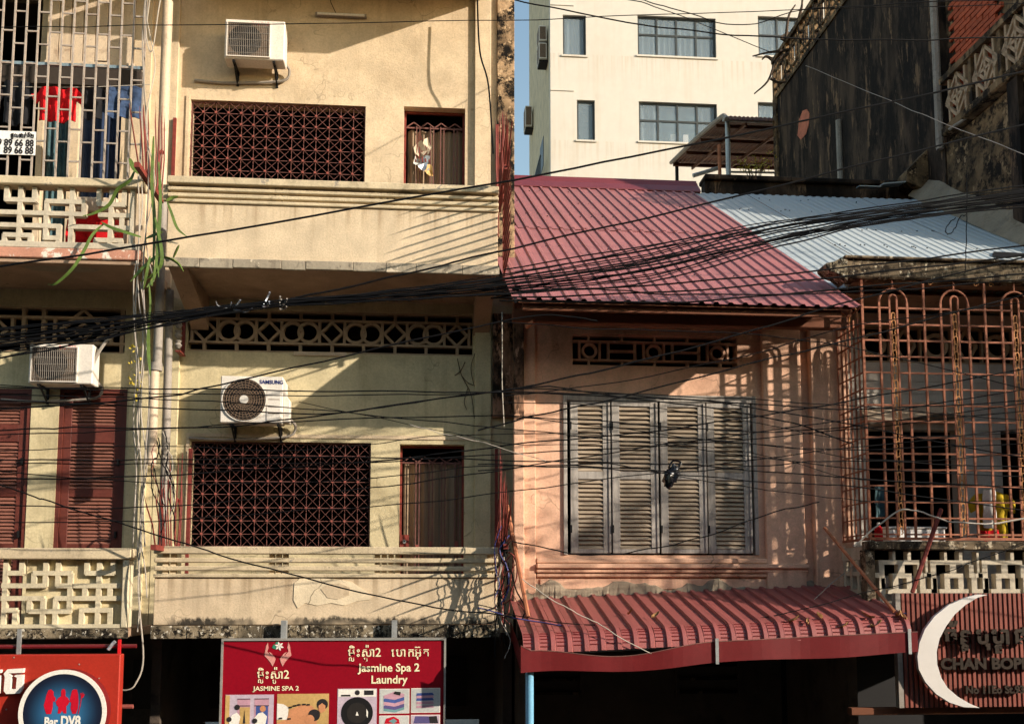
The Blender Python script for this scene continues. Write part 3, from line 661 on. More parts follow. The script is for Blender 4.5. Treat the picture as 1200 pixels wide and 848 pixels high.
obj('eave_lining', MB().poly([(1.2,-.36,Z(800,356,-.38)+.03),(5.1,-.36,Z(800,356,-.38)+.03),(5.1,CY_,Z(800,356,-.38)+.03+.6*1.26),(1.2,CY_,Z(800,356,-.38)+.03+.6*1.26)]), 'eave_wood', pk)
# mortar smeared where the awning meets the wall
rr = random.Random(4); top = []; bot = []
n = 60; xa, xb = X(606,700,CY_), X(975,700,CY_)
for k in range(n+1):
    t = k/n; x = xa+(xb-xa)*t
    top.append((x, zc(684)+.045*math.sin(t*23)+.03*math.sin(t*61+1)+rr.uniform(-.02,.025))); 
pts = [(xb, zc(706)), (xa, zc(706))]
mb = MB()
for k in range(n):
    a, b = top[k], top[k+1]; pr0, pr1 = rr.uniform(.02,.06), rr.uniform(.02,.06)
    mb.poly([(a[0],CY_-.05-pr0,zc(706)),(b[0],CY_-.05-pr1,zc(706)),(b[0],CY_-.03,b[1]-.03),(a[0],CY_-.03,a[1]-.03)])
    mb.poly([(a[0],CY_-.03,a[1]-.03),(b[0],CY_-.03,b[1]-.03),(b[0],CY_-.002,b[1]),(a[0],CY_-.002,a[1])])
obj('mortar_fillet', mb, 'mortar', pk)
# vent with rings and bars
x0, x1, z0, z1 = vc; sv = obj('vent_screen', MB().box(x0,x1,CY_+.03,CY_+.12,z1-.02,z1).box(x0,x1,CY_+.03,CY_+.12,z0,z0+.02).box(x0,x1,CY_+.03,CY_+.12,z0+.075,z0+.10).box(x0,x1,CY_+.03,CY_+.12,z1-.10,z1-.075), 'pink', pk)
hc = (z0+z1)/2
for k in range(3):
    cx_ = x0+(x1-x0)*(.105+.39*k)
    obj('circle', MB().ring((cx_,hc), .105, .072, CY_+.04, CY_+.11, 24), 'pink', sv)
    for s in (-1,1): obj('upright', MB().box(cx_+s*.135-.014,cx_+s*.135+.014,CY_+.035,CY_+.115,z0+.10,z1-.10), 'pink', sv)
    if k < 2:
        xm = cx_+(x1-x0)*.195
        obj('crossbar', MB().box(xm-.17,xm+.17,CY_+.04,CY_+.11,hc-.014,hc+.014), 'pink', sv)
        for s in (-1,1): obj('upright', MB().box(xm+s*.18-.014,xm+s*.18+.014,CY_+.035,CY_+.115,z0+.10,z1-.10), 'pink', sv)
for k in range(5):
    xx = x0+(x1-x0)*(.1+.2*k)
    obj('upright', MB().box(xx-.014,xx+.014,CY_+.035,CY_+.115,z1-.075,z1-.02), 'pink', sv); obj('upright', MB().box(xx-.014,xx+.014,CY_+.035,CY_+.115,z0+.02,z0+.075), 'pink', sv)
# shutters
x0, x1, z0, z1 = ww
obj('window_frame', MB().box(x0,x0+.05,CY_-.03,CY_+.10,z0,z1).box(x1-.05,x1,CY_-.03,CY_+.10,z0,z1).box(x0+.05,x1-.05,CY_-.03,CY_+.10,z1-.09,z1), 'grey_wood', pk, bevel=.005)
leaf = [(668,715.5),(716.5,771),(773,827),(828.5,880)]
for k, (a, b) in enumerate(leaf):
    xa, xb = X(a,560,CY_), X(b,560,CY_)
    yk = CY_-.02-(.02 if k in (1,2) else 0)
    s = louvre(pk, xa+.004, xb-.004, z0+.02, z1-.10, yk, [(zc(643),zc(562)),(zc(553),zc(477))], 'grey_wood', 'slat_wood', st=.10, pitch=.056, depth=.033)
    for zz in (zc(620), zc(500)): obj('hinge', MB().box(xa-.005,xa+.02,yk-.012,yk-.001,zz-.05,zz+.05), 'black', s)
    obj('cover_strip', MB().box(xb-.03,xb-.004,yk-.014,yk-.001,z0+.03,z1-.11), 'grey_wood', s)
# roof: ribbed sheets in two rows, right half of the slope plain white
EY, RY = -.5, 5.95; ez = Z(800,355,EY); SL = (Z(705,221.5,RY)-ez)/(RY-EY)
rz = lambda y: ez+SL*(y-EY)
roof = obj('roof', MB().poly([(1.05,EY+.03,rz(EY+.03)-.05),(5.1,EY+.03,rz(EY+.03)-.05),(4.75,RY,rz(RY)-.05),(1.05,RY,rz(RY)-.05)]), 'eave_wood', pk)
PT = .177; SH = .05                                           # the sheets run slightly askew to the street
def rib_panel(name, ya, yb, dz, mt):
    h = .024; prof = [(0,0),(PT*.56,0),(PT*.66,h),(PT*.88,h),(PT*.98,0),(PT,0)]
    mb = MB()
    for y in (ya, (ya+yb)/2, yb): mb.v += [(x-SH*(y-EY), y, rz(y)+z+dz) for x, z in prof]
    n = len(prof)
    for r_ in range(2):
        for k in range(n-1): mb.f.append((r_*n+k, r_*n+k+1, (r_+1)*n+k+1, (r_+1)*n+k))
    return local_mesh(name, mb, mt)
YM = 2.9
lo = rib_panel('roof_sheet', EY, YM, 0, 'red_roof'); up = rib_panel('roof_sheet', YM-.08, RY, .012, 'red_roof')
scr = local_mesh('roof_screw', MB().tube([(0,0,0),(0,-.005,.012)], .012, 5), 'black')
NP = 24
for k in range(NP):
    x = .98+PT*k
    if k >= 3: inst('roof_sheet', up, roof, (x, 0, 0))
    if k != 0 or True: inst('roof_sheet', lo, roof, (x, 0, random.uniform(-.003,.003)))
    for yy in (.6, 1.7, 3.6, 4.6, 5.5):
        if random.random() < .55: inst('roof_screw', scr, roof, (x+PT*.3-SH*(yy-EY), yy+random.uniform(-.1,.1), rz(yy)+.012))
rx1 = .98+PT*NP
cap = [(RY-.12,rz(RY-.12)+.035),(RY-.12,rz(RY-.12)+.05),(RY+.05,rz(RY)+.14),(RY+.08,rz(RY)+.15),(RY+.12,rz(RY)+.22),(RY+.16,rz(RY)+.23),(RY+.2,rz(RY)+.30),(RY+.55,rz(RY)+.18),(RY+.55,rz(RY)-.1),(RY+.02,rz(RY)-.05)]
obj('ridge_cap', MB().prismx(cap, 1.3, rx1-.18), 'ridge_red', roof)
obj('gutter_angle', MB().box(1.0, 1.03, EY, EY+.02, ez-.04, ez+.03), 'black', roof)
# ================================================================== awning
aw = thing('awning', (3.2, -.2, 4.0), 'red ribbed metal awning with curved front edge over the dark shop', 'awning')
AZ, TILT = Z(640,702,CY_), .044
bend = -.72
prof = [(CY_-.04, 0.)]
sl = .225
for k in range(1, 4): prof.append((CY_-.04-(CY_-.04-bend)*k/3, -sl*(CY_-.04-bend)*k/3))
yb, zb = prof[-1]; r_ = .22; a0 = math.atan(sl)
for k in range(1, 6):
    a = a0+(R(78)-a0)*k/5; prof.append((yb-r_*(math.sin(a)-math.sin(a0)), zb-r_*(math.cos(a0)-math.cos(a))))
prof.append((prof[-1][0]-.012, prof[-1][1]-.05))
PA = .184
mb = MB(); h = .028
sect = [(0,0),(PA*.62,0),(PA*.68,h),(PA*.92,h),(PA*.98,0),(PA,0)]
nn = []
for i, (y, z) in enumerate(prof):
    a = prof[max(0,i-1)]; b = prof[min(len(prof)-1,i+1)]; t = Vector((b[0]-a[0], b[1]-a[1])).normalized(); nrm = Vector((t.y, -t.x)); nrm = nrm if nrm.y > 0 or nrm.x < 0 else -nrm
    if nrm.y < -.01: nrm = -nrm
    for (x, hh) in sect: mb.v.append((x, y+nrm.x*hh*(1 if nrm.x<0 else -1), z+abs(nrm.y)*hh))
n = len(sect)
for i in range(len(prof)-1):
    for k in range(n-1): mb.f.append((i*n+k, i*n+k+1, (i+1)*n+k+1, (i+1)*n+k))
pan = local_mesh('awning_panel', mb, 'awning_red', True)
crm = local_mesh('crimp', MB().box(PA*.08, PA*.56, -.006, .004, -.005, .005), 'valance_red')
NA = 24; AX0 = 1.06
for k in range(NA):
    x = AX0+PA*k; dz = TILT*PA*k + (-.0)
    inst('awning_panel', pan, aw, (x, 0, AZ+dz), (0, random.uniform(-.006,.006), 0))
    for q in range(5):
        i = 4+q*.9; i0 = int(i); fr_ = i-i0; y = prof[i0][0]*(1-fr_)+prof[i0+1][0]*fr_; z = prof[i0][1]*(1-fr_)+prof[i0+1][1]*fr_
        inst('crimp', crm, aw, (x, y-.002, AZ+dz+z+.002))
fy, fz = prof[-1]; fy -= .05
vz = AZ+fz; mb = MB(); nv = 40
sag = lambda t: (-.11*math.sin(math.pi*(t-.02)/.46)**2 if .02 < t < .48 else 0)
vt = [];
for k in range(nv+1):
    t = k/nv; x = AX0-.03+(PA*NA+.06)*t; zt_ = vz+.03+TILT*PA*NA*t+sag(t)+(.06 if t < .001 else 0); zb_ = vz-.20+TILT*PA*NA*t+sag(t)*.35+.012*math.sin(t*14)
    wob = .015*math.sin(t*11)+.01*math.sin(t*29)
    mb.v += [(x, fy+wob, zb_), (x, fy+wob, zt_), (x, fy+wob+.006, zt_), (x, fy+wob+.006, zb_), (x, fy+wob+.04, zb_-.002)]
for k in range(nv):
    for j in range(4): a = k*5+j; mb.f.append((a, a+1, a+6, a+5))
obj('valance', mb, 'valance_red', aw)
obj('valance_trim', MB().tube([(mb.v[k*5+1][0], mb.v[k*5+1][1], mb.v[k*5+1][2]+.004) for k in range(nv+1)], .006, 4), 'iron_red', aw)
for s_, x in ((0,AX0-.025),(1,AX0+PA*NA+.02)):
    dz = TILT*PA*NA*s_
    obj('valance_end', MB().poly([(x,fy,vz-.2+dz),(x,fy,vz+.03+dz),(x,CY_-.4,AZ-.25+dz),(x,CY_-.4,AZ-.45+dz)]), 'valance_red', aw)
for t in (.485, .985):
    x = AX0+PA*NA*t; z = vz+TILT*PA*NA*t
    obj('strap', MB().box(x-.018,x+.018,fy-.03,fy-.02,z-.21,z+.07), 'galv', aw)
obj('eave_tube', MB().tube([(AX0, fy+.12, vz+.0),(AX0+PA*NA, fy+.12, vz+TILT*PA*NA)], .025, 8), 'galv', aw)
for k in range(4):
    x = AX0+.1+1.35*k; obj('bracket_arm', MB().bar((x,CY_-.01,AZ-.06+TILT*(x-AX0)),(x,fy+.12,vz+.02+TILT*(x-AX0)),.03,.03,(0,0,1)), 'black', aw)
p = W(622,790,-.95); obj('post', MB().tube([(p.x,-.82,.14),(p.x,-.82,p.z+.12)], .045, 12), 'pipe_blue', aw, label='light blue awning post', smooth=True)
# dry leaves fallen on the awning
dl_i = 0
for (px, py, s) in ((930,732,.05),(961,727,.05),(947,737,.03),(1018,728,.055),(1053,727,.06),(1060,728,.05),(988,747,.05),(1027,741,.055),(738,703+20,.04),(768,727,.05)):
    best = None
    for k in range(60):
        y = CY_-.1-1.9*k/60
        if y < -.9: break
        q = W(px, py, y); 
        i = 0
        while i < len(prof)-2 and prof[i+1][0] > y: i += 1
        t = (prof[i][0]-y)/(prof[i][0]-prof[i+1][0]); zs_ = AZ+prof[i][1]*(1-t)+prof[i+1][1]*t+TILT*(q.x-AX0)
        e = abs(q.z-zs_)
        if best is None or e < best[0]: best = (e, Vector((q.x, y, zs_+.034)))
    c = best[1]; rr = random.Random(int(px)); a = rr.uniform(0, 6); mb = MB(); L = s*1.3; u = Vector((math.cos(a), math.sin(a), .1)); v = Vector((-math.sin(a), math.cos(a), .4))
    for t, wd, hz in ((-1,.05,.01),(-.5,.5,.0),(.1,.62,.012),(.6,.4,.03),(1,.04,.05)): mb.v += [tuple(c+u*L*t+v*s*wd+Vector((0,0,hz+.02))), tuple(c+u*L*t+Vector((0,0,hz))), tuple(c+u*L*t-v*s*wd*.9+Vector((0,0,hz+.025)))]
    for k in range(4): mb.f += [(3*k,3*k+1,3*k+4,3*k+3),(3*k+1,3*k+2,3*k+5,3*k+4)]
    obj('dry_leaf', mb, 'leaf_dry', label='curled dry brown leaf lying on the red awning', cat='leaf', group='dry leaves on the red awning')
# ================================================================== right-hand house with the rusty cage
zd = lambda py: Z(1110, py, 0.)
DX0, DX1 = 5.40, 9.3
rh = thing('cage_house', (7.3, WY, 0), 'right-hand house with openwork block parapet behind a rusty cage, white metal roof above', 'building')
DF = zd(725)
wd1 = (X(1018,560,WY), X(1125,560,WY), DF+.55, Z(1070,503,WY)); wd2 = (X(1175,560,WY), X(1240,560,WY), DF, Z(1190,503,WY))
vd = (X(1010,430,WY), X(1330,430,WY), Z(1100,426,WY), Z(1100,383,WY))
obj('wall', holes(DX0+.1, DX1, DF-.3, zd(335), WY, WY+.22, [wd1, wd2, vd]), 'wall_bluewhite', rh)
obj('shade_fin', MB().box(8.35, 8.5, .0, WY-.002, DF+.001, zd(331)-.002), 'wall_bluewhite', rh)  # unseen fin, added to keep sun off the wall behind the cage
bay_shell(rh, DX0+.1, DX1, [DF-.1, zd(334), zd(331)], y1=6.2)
obj('ground_wall', MB().box(DX0, DX1, 3.2, 3.35, 0, DF-.32), 'black', rh)  # black colour stands in for deep shade; sun would reach this wall
for k in range(5):                                             # wall boards: thin joints
    zz = Z(1100,436+14*k,WY); obj('wall_board', MB().box(DX0+.11, DX1, WY-.012, WY-.001, zz-.14, zz), 'wall_bluewhite', rh)
obj('soffit', MB().box(DX0-.02, DX1, .1, WY-.001, zd(331), zd(326)), 'soffit', rh)
obj('roof_beam', MB().box(X(988,318,0), DX1, -.08, .22, zd(330.5), zd(309)), 'beam_edge', rh, bevel=.02)
obj('beam_coping', MB().box(X(985,306,0), DX1, -.13, .26, zd(309), zd(306)), 'beam_edge', rh, bevel=.01)
sc = [W(984,326,-.1), W(985,312,-.1)]
cx_, cz_ = X(984,318,0), zd(318)
pts = [(cx_+.06,cz_-.20)]+[(cx_+.05-.27*math.sin(R(a)), cz_-.12+.26*(1-math.cos(R(a)))*.5+.0) for a in (20,50,80,100)]+[(cx_-.10,cz_+.06),(cx_+.02,cz_+.13),(cx_+.07,cz_+.13)]
obj('scroll_end', MB().prism(pts, -.1, .2), 'mould_edge', rh, bevel=.01)
# balcony floor beam, corner post and openwork blocks
obj('balcony_slab', MB().box(DX0, DX1, .02, WY-.001, DF-.16, DF), 'soffit', rh)
obj('sill_beam', MB().box(X(1016,640,0), DX1, -.06, .16, zd(644), zd(634)), 'beam_edge', rh, bevel=.01)
obj('corner_post', MB().box(X(1014,680,0), X(1025,680,0), -.03, .14, DF-.2, zd(644.2)), 'beam_edge', rh, bevel=.008)
fx = lambda c: X(1010+c/6.316, 680, 0); fz_ = lambda c: zd(630+c/6.316)
def blk(a, b, c_, d, yo=0): obj('openwork_bar', MB().box(fx(a), fx(b), .0+yo, .11+yo, fz_(d), fz_(c_)), 'lattice', rh)
for u in range(-1, 4):
    o = 130+382*u
    for q in ((0,300,165,197),(0,40,197.2,258),(143,190,197.2,262),(285,320,197.2,258),(-30,40,258.2,295),(285,330,258.2,295),
              (100,240,262.2,297),(100,140,297.2,377),(202,240,297.2,377),(60,275,377.2,412),(0,45,295.2,412),(300,340,295.2,377),(325,385,262,294),(395,425,297,377),(300,425,377.2,412),
              (0,40,412.2,470),(135,205,412.2,470),(300,340,412.2,470),(0,380,470.2,500),(105,125,100,164.8),(215,240,100,164.8),(345,362,100,262)):
        if o+q[0] < 98: continue
        if o+q[1] > 1900: continue
        blk(o+q[0], o+q[1], q[2], q[3])
# side return of the balcony between the pink wall and the cage
for (pyA, pyB) in ((640,655),(690,725)):
    obj('side_panel', MB().box(DX0, DX0+.09, .02, CY_-.002, Z(1015,pyB,.1), Z(1015,pyA,.1)), 'lattice', rh)
for k in range(4):
    y = .1+.2*k; obj('side_bar', MB().box(DX0+.01, DX0+.08, y, y+.07, Z(1015,690,.1), Z(1015,655,.1)), 'lattice', rh)
obj('side_bar', MB().box(DX0+.015, DX0+.075, .03, CY_-.01, Z(1015,674,.1), Z(1015,669,.1)), 'lattice', rh)
# screen behind the cage: rings and diamonds
x0, x1, z0, z1 = vd; dv = obj('vent_screen', MB().box(x0,x1,WY+.02,WY+.1,z1-.03,z1).box(x0,x1,WY+.02,WY+.1,z0,z0+.03), 'vent', rh)
for k in range(8):
    cx_ = x0+.2+.45*k; hc = (z0+z1)/2
    if cx_+.2 > x1: break
    if k%2 == 0: obj('circle', MB().ring((cx_,hc), .18, .13, WY+.03, WY+.09, 24), 'vent', dv)
    else: obj('diamond', MB().bar((cx_-.15,WY+.06,hc),(cx_,WY+.06,z1-.03),.04,.06).bar((cx_,WY+.062,z1-.03),(cx_+.15,WY+.062,hc),.04,.06).bar((cx_+.15,WY+.064,hc),(cx_,WY+.064,z0+.03),.04,.06).bar((cx_,WY+.066,z0+.03),(cx_-.15,WY+.066,hc),.04,.06), 'vent', dv)
    obj('upright', MB().box(cx_+.21,cx_+.24,WY+.03,WY+.09,z0+.03,z1-.03), 'vent', dv)
# little hood over the inner window, window bars
hx = X(1092,490,WY)
obj('window_hood', MB().poly([(wd1[0]-.1,WY-.35,Z(1020,498,WY-.3)),(hx,WY-.35,Z(1092,483,WY-.3)),(hx,WY-.02,Z(1092,470,WY)),(wd1[0]-.1,WY-.02,Z(1020,480,WY))]).poly([(hx,WY-.35,Z(1092,483,WY-.3)),(X(1128,500,WY),WY-.35,Z(1128,492,WY-.3)),(X(1128,500,WY),WY-.02,Z(1128,480,WY)),(hx,WY-.02,Z(1092,470,WY))]), 'roller', rh)
# white sheets of the roof
WX0, WX1 = rx1-.04, 9.62
nw = 4; wsh = (WX1-WX0)/nw
mb = MB(); per = wsh/7; sec = []
for k in range(7): sec += [(per*k,0),(per*k+per*.3,0.0),(per*k+per*.45,.015),(per*k+per*.80,.015)]
sec.append((wsh-.022,0))
for y in (.25, 3.1, RY): mb.v += [(x-SH*(y-EY), y, rz(y)-.02+z) for x, z in sec]
n = len(sec)
for r_ in range(2):
    for k in range(n-1): mb.f.append((r_*n+k, r_*n+k+1, (r_+1)*n+k+1, (r_+1)*n+k))
wm = local_mesh('roof_sheet', mb, 'white_roof')
wr = obj('roof', MB().poly([(WX0,.27,rz(.27)-.08),(WX1-.05,.27,rz(.27)-.08),(WX1-.34,RY,rz(RY)-.08),(WX0-.32,RY,rz(RY)-.08)]), 'eave_wood', rh)
for k in range(nw): inst('roof_sheet', wm, wr, (WX0+wsh*k, 0, .006*(k%2)+.002*k))
for k in range(70):
    x = random.uniform(WX0+.1, WX1-.2); y = random.choice((1.3,2.4,3.4,4.6,5.5))+random.uniform(-.08,.08)
    inst('roof_screw', scr, wr, (x, y, rz(y)+.004))
tp = [PX(1150,278,8.6), PX(1160,276,8.7)]
yq = 2.1; obj('torn_patch', MB().poly([(8.35,1.95,rz(1.95)+.02),(8.5,2.15,rz(2.15)+.035),(8.75,2.2,rz(2.2)+.02),(8.95,2.12,rz(2.12)+.03),(9.05,2.0,rz(2.0)+.02),(8.8,1.98,rz(1.98)+.03),(8.6,1.9,rz(1.9)+.02)]), 'black', wr)
# ================================================================== terrace block behind the ridge and canopy on it
TZ = Z(950,212.5,RY+.7)
tb = thing('terrace_wall', (7.2, RY+.8, 0), 'low dark mouldy terrace wall behind the ridge of the white roof', 'wall')
obj('wall', MB().box(rx1+.1, 9.55, RY+.6, RY+.85, 0.02, TZ-.10), 'stain_wall', tb)
obj('coping', MB().box(rx1+.08, 9.55, RY+.5, RY+.95, TZ-.10, TZ), 'stain_wall', tb, bevel=.02)
obj('terrace_floor', MB().box(rx1+.1, 9.55, RY+.86, 14.28, TZ-.6, TZ-.4), 'stain_wall', tb); obj('terrace_floor', MB().box(rx1+.1, 13.2, 14.285, 21.5, TZ-.6, TZ-.4), 'stain_wall', tb)
obj('back_wall', MB().box(rx1+.31, 13.2, 21.3, 21.5, 0.02, TZ-.61).box(rx1+.1, rx1+.3, RY+.86, 21.5, 0.02, TZ-.61), 'stain_wall', tb)
fl = W(1020,218,RY+.5)
obj('metal_flashing', MB().obox((W(1050,216,RY+.3)), ((1,0,.12),(0,1,.1),(0,-.1,1)), .32, .14, .012), 'white_roof', tb)
obj('metal_flashing', MB().obox((W(1018,219.5,RY+.35)), ((1,0,0),(0,1,.1),(0,-.1,1)), .22, .08, .01), 'white_roof', tb)
ca = thing('canopy', (10, 17, TZ-.4), 'brown metal canopy on pale posts standing on the roof terrace', 'canopy')
NY, FY = 14.7, 20.5; XL = X(846,140,NY); XR = 12.6
zn, zf2 = Z(870,139,NY), Z(860,194,FY)
mb = MB(); cols = 36; prof2 = [(NY-.5,zn-.30),(NY-.25,zn-.08),(NY,zn),((NY+FY)/2,(zn+zf2)/2+.05),(FY,zf2)]
for (y, z) in prof2: mb.v += [(XL+(XR-XL)*k/(cols*2), y, z+(.03 if k%2 else 0)) for k in range(cols*2+1)]
n = cols*2+1
for r_ in range(len(prof2)-1):
    for k in range(n-1): mb.f.append((r_*n+k, r_*n+k+1, (r_+1)*n+k+1, (r_+1)*n+k))
obj('canopy_sheet', mb, 'canopy_brown', ca)
obj('rake_trim', MB().tube([(XL-.02,y,z+.02) for y, z in prof2], .07, 6), 'pipe_grey', ca); obj('front_tube', MB().tube([(XL,NY-.1,zn-.10),(XR,NY-.1,zn-.10)], .06, 8), 'galv', ca)
for k in range(4):
    y = NY+.6+(FY-NY-.8)*k/3; z = zn+(zf2-zn)*(y-NY)/(FY-NY)-.09
    obj('purlin', MB().box(XL, XR, y-.04, y+.04, z-.05, z+.05), 'canopy_brown', ca)
for k in range(4):
    x = XL+.7+1.2*k; obj('rafter', MB().bar((x,NY,zn-.16),(x,FY,zf2-.16),.05,.08,(0,0,1)), 'canopy_brown', ca)
xp = X(853,170,NY); obj('post', MB().tube([(xp,NY,TZ-.4),(xp,NY,zn-.05)], .07, 10), 'galv', ca, smooth=True)
xp2 = X(843,180,NY-.5); obj('post', MB().tube([(xp2,NY-.5,TZ-.4),(xp2,NY-.5,Z(843,170,NY-.5))], .05, 8), 'wood_stick', ca)
obj('post', MB().tube([(XL+.15,FY-.1,TZ-.4),(XL+.15,FY-.1,zf2)], .06, 8), 'black', ca)
obj('brace', MB().tube([tuple(W(812,206,NY+1)), tuple(W(842,197,NY+1))], .06, 6), 'galv', ca)
obj('guard_rail', MB().tube([tuple(W(856,201.5,NY+.2)), tuple(W(912,202.5,NY+.2))], .03, 6), 'pipe_grey', ca)
# ================================================================== stained building on the right
XF = 9.6
fb = thing('stained_building', (XF+2, 8, 0), 'tall blackened plaster building on the right with openwork roof parapet', 'building')
yfar = PX(908,150,XF).y; zft = PX(912,111,XF).z; ypil = PX(1106,150,XF).y
obj('wall', MB().box(XF, XF+4, ypil, yfar, 0.02, zft), 'stain_wall', fb)
obj('front_wall', MB().box(XF+.03, XF+4, 2.0, ypil-.002, 0.02, PX(1150,128,XF).z-.05), 'stain_wall_b', fb)
obj('corner_strip', MB().box(XF-.05, XF-.001, yfar-.25, yfar-.001, 8, zft), 'stain_wall_b', fb)
obj('drain_strip', MB().tube([(XF-.04,ypil+.08,PX(1105,175,XF).z),(XF-.04,ypil+.08,zft+2)], .08, 8), 'pipe_grey', fb)
yv = PX(986,175,XF).y; obj('drain_strip', MB().tube([(XF-.05,yv,10),(XF-.05,yv,PX(986,140,XF).z)], .07, 8), 'pipe_grey', fb)
obj('bare_patch', MB().prismx([(PX(px,py,XF).y, PX(px,py,XF).z) for px, py in ((937,140),(941,130),(946,128),(949,133),(948,146),(945,157),(939,164),(935,159),(936,150))], XF-.012, XF-.002), 'bare_brick', fb)
# roof parapet in panels
pz0, pz1 = zft, zft+1.05
obj('parapet_rail', MB().box(XF-.06, XF+.15, ypil-3, yfar, pz1, pz1+.12), 'stain_wall_b', fb); obj('parapet_rail', MB().box(XF-.04, XF+.13, ypil, yfar, pz0-.06, pz0+.06), 'stain_wall_b', fb)
nb = 9; ys = [yfar-(yfar-ypil)*k/nb for k in range(nb+1)]
for k in range(nb+1): obj('parapet_post', MB().box(XF-.03, XF+.11, ys[k]-.09, ys[k]+.02, pz0+.06, pz1), 'stain_wall_b', fb)
pm = MB(); wy = (yfar-ypil)/nb-.12; hz = pz1-pz0-.08
for (a, b, c_, d) in ((0,.5,.5,1),(.5,1,1,.5),(1,.5,.5,0),(.5,0,0,.5),(.2,.2,0,1),(.8,.8,0,1),(0,1,.22,.22),(0,1,.78,.78),(.35,.35,.22,.78),(.65,.65,.22,.78)):
    pm.bar((0,a*wy,c_*hz if a != b else 0),(0,b*wy,d*hz if a != b else hz),.06,.06,(1,0,0))
pmm = local_mesh('parapet_panel', pm, 'stain_wall_b')
for k in range(nb): inst('parapet_panel', pmm, fb, (XF+.04, ys[k+1]+.03, pz0+.07))
# balcony on the near part: bricks above, openwork panel, ledge
yb0, yb1 = 2.4, ypil-.12
zl0 = PX(1118,138,XF).z; 
obj('upper_back', MB().box(XF+.14, XF+4, yb0, ypil-.003, PX(1150,128,XF).z-.05, zft+3), 'stain_wall_b', fb)
bk = local_mesh('brick', MB().box(0,.06,0,.36,0,.085), 'brick')
cnt = 0; zz = zl0-.1; row = 0
while zz < zft+.5:
    y = yb1-.4-(.19 if row%2 else 0)
    while y > 3.5:
        if cnt < 290: inst('brick', bk, fb, (XF+.09+random.uniform(-.006,.006), y, zz), (0,0,random.uniform(-.01,.01)))
        cnt += 1; y -= .385
    zz += .105; row += 1
obj('ledge', MB().box(XF-.14, XF+.11, 2.0, ypil-.13, zl0-.28, zl0-.10), 'stain_wall_b', fb, bevel=.03)
lp = MB(); LH = .82; LW = .78
for (a, c_, b, d) in ((0,.5,.5,1),(.5,1,1,.5),(1,.5,.5,0),(.5,0,0,.5),(.25,.5,.5,.75),(.5,.75,.75,.5),(.75,.5,.5,.25),(.5,.25,.25,.5),(.15,0,.15,1),(.85,0,.85,1),(0,.5,1,.5),(.5,0,.5,1)):
    lp.bar((0,a*LW,c_*LH),(0,b*LW,d*LH),.055,.06,(1,0,0))
lpm = local_mesh('lattice_panel', lp, 'vent')
y = ypil-.25
while y > 2.4:
    inst('lattice_panel', lpm, fb, (XF-.05, y-LW, zl0-.10)); obj('lattice_post', MB().box(XF-.09, XF-.01, y-LW-.12, y-LW-.02, zl0-.10, zl0+.74), 'stain_wall_b', fb); y -= LW+.14
obj('lattice_rail', MB().box(XF-.13, XF+.02, 2.0, ypil-.13, zl0+.74, zl0+.86), 'stain_wall_b', fb)
yw = PX(1190,200,XF).y; obj('pilaster', MB().box(XF-.08, XF+.02, yw-.3, yw, 8, zl0-.29), 'stain_wall', fb)
# sloped concrete fillet between the white roof and this wall, small sloping parapet
mb = MB(); ny = 30; rr = random.Random(9)
for k in range(ny+1):
    y = .4+(RY+.3-.4)*k/ny; mb.v += [(9.25+rr.uniform(-.03,.03), y, rz(y)+.01), (XF-.12, y, rz(y)+.25+rr.uniform(-.03,.03)), (XF-.0, y, rz(y)+.42+rr.uniform(-.04,.04))]
for k in range(ny): mb.f += [(3*k,3*k+1,3*k+4,3*k+3),(3*k+1,3*k+2,3*k+5,3*k+4)]
obj('cement_fillet', mb, 'mortar', fb)
p0 = W(1063,207,RY+.1); p1 = W(1104,163,RY+.1)
obj('sloping_parapet', MB().prism([(p0.x,p0.z-.1),(p1.x,p0.z-.4),(p1.x,p1.z),(p1.x-.1,p1.z),(p0.x,p0.z+.12)], RY+.1, RY+.5), 'stain_wall_b', fb, bevel=.01)
# ================================================================== pale tower behind
TY = 24.
tw = thing('apartment_tower', (10, TY, 0), 'tall pale cream apartment block with dark framed windows behind the roofs', 'building')
tx0, tx1 = X(645,100,TY), X(1010,100,TY)
WN = []
for (dy) in (0, 100.4, -100.4):
    for (a, b, c_, d) in ((747,838.5,20,66.5),(888,980,21,67),(659.5,686.5,18,65)):
        if dy == 100.4 and a == 659.5: a, b, c_, d = 676, 697, 17, 64
        sh = 1.5 if dy > 0 and a == 747 else 0
        WN.append((X(a+sh,c_+dy,TY), X(b+sh,c_+dy,TY), Z((a+b)/2,d+dy,TY), Z((a+b)/2,c_+dy,TY)))
obj('front_wall', holes(tx0, tx1, 0.02, 33, TY, TY+.35, WN), 'tower_wall', tw)
ysd = 31.5
obj('side_wall', MB().box(tx0, tx0+.35, TY+.351, ysd, 0.02, 33), 'tower_side', tw)
obj('back_wall', MB().box(tx0, tx1, ysd+.001, ysd+.3, 0.02, 33).box(tx1-.3, tx1, TY+.352, ysd, 0.02, 33).box(tx0+.36, tx1-.31, TY+.36, ysd-.01, 33.02, 33.2), 'tower_side', tw)
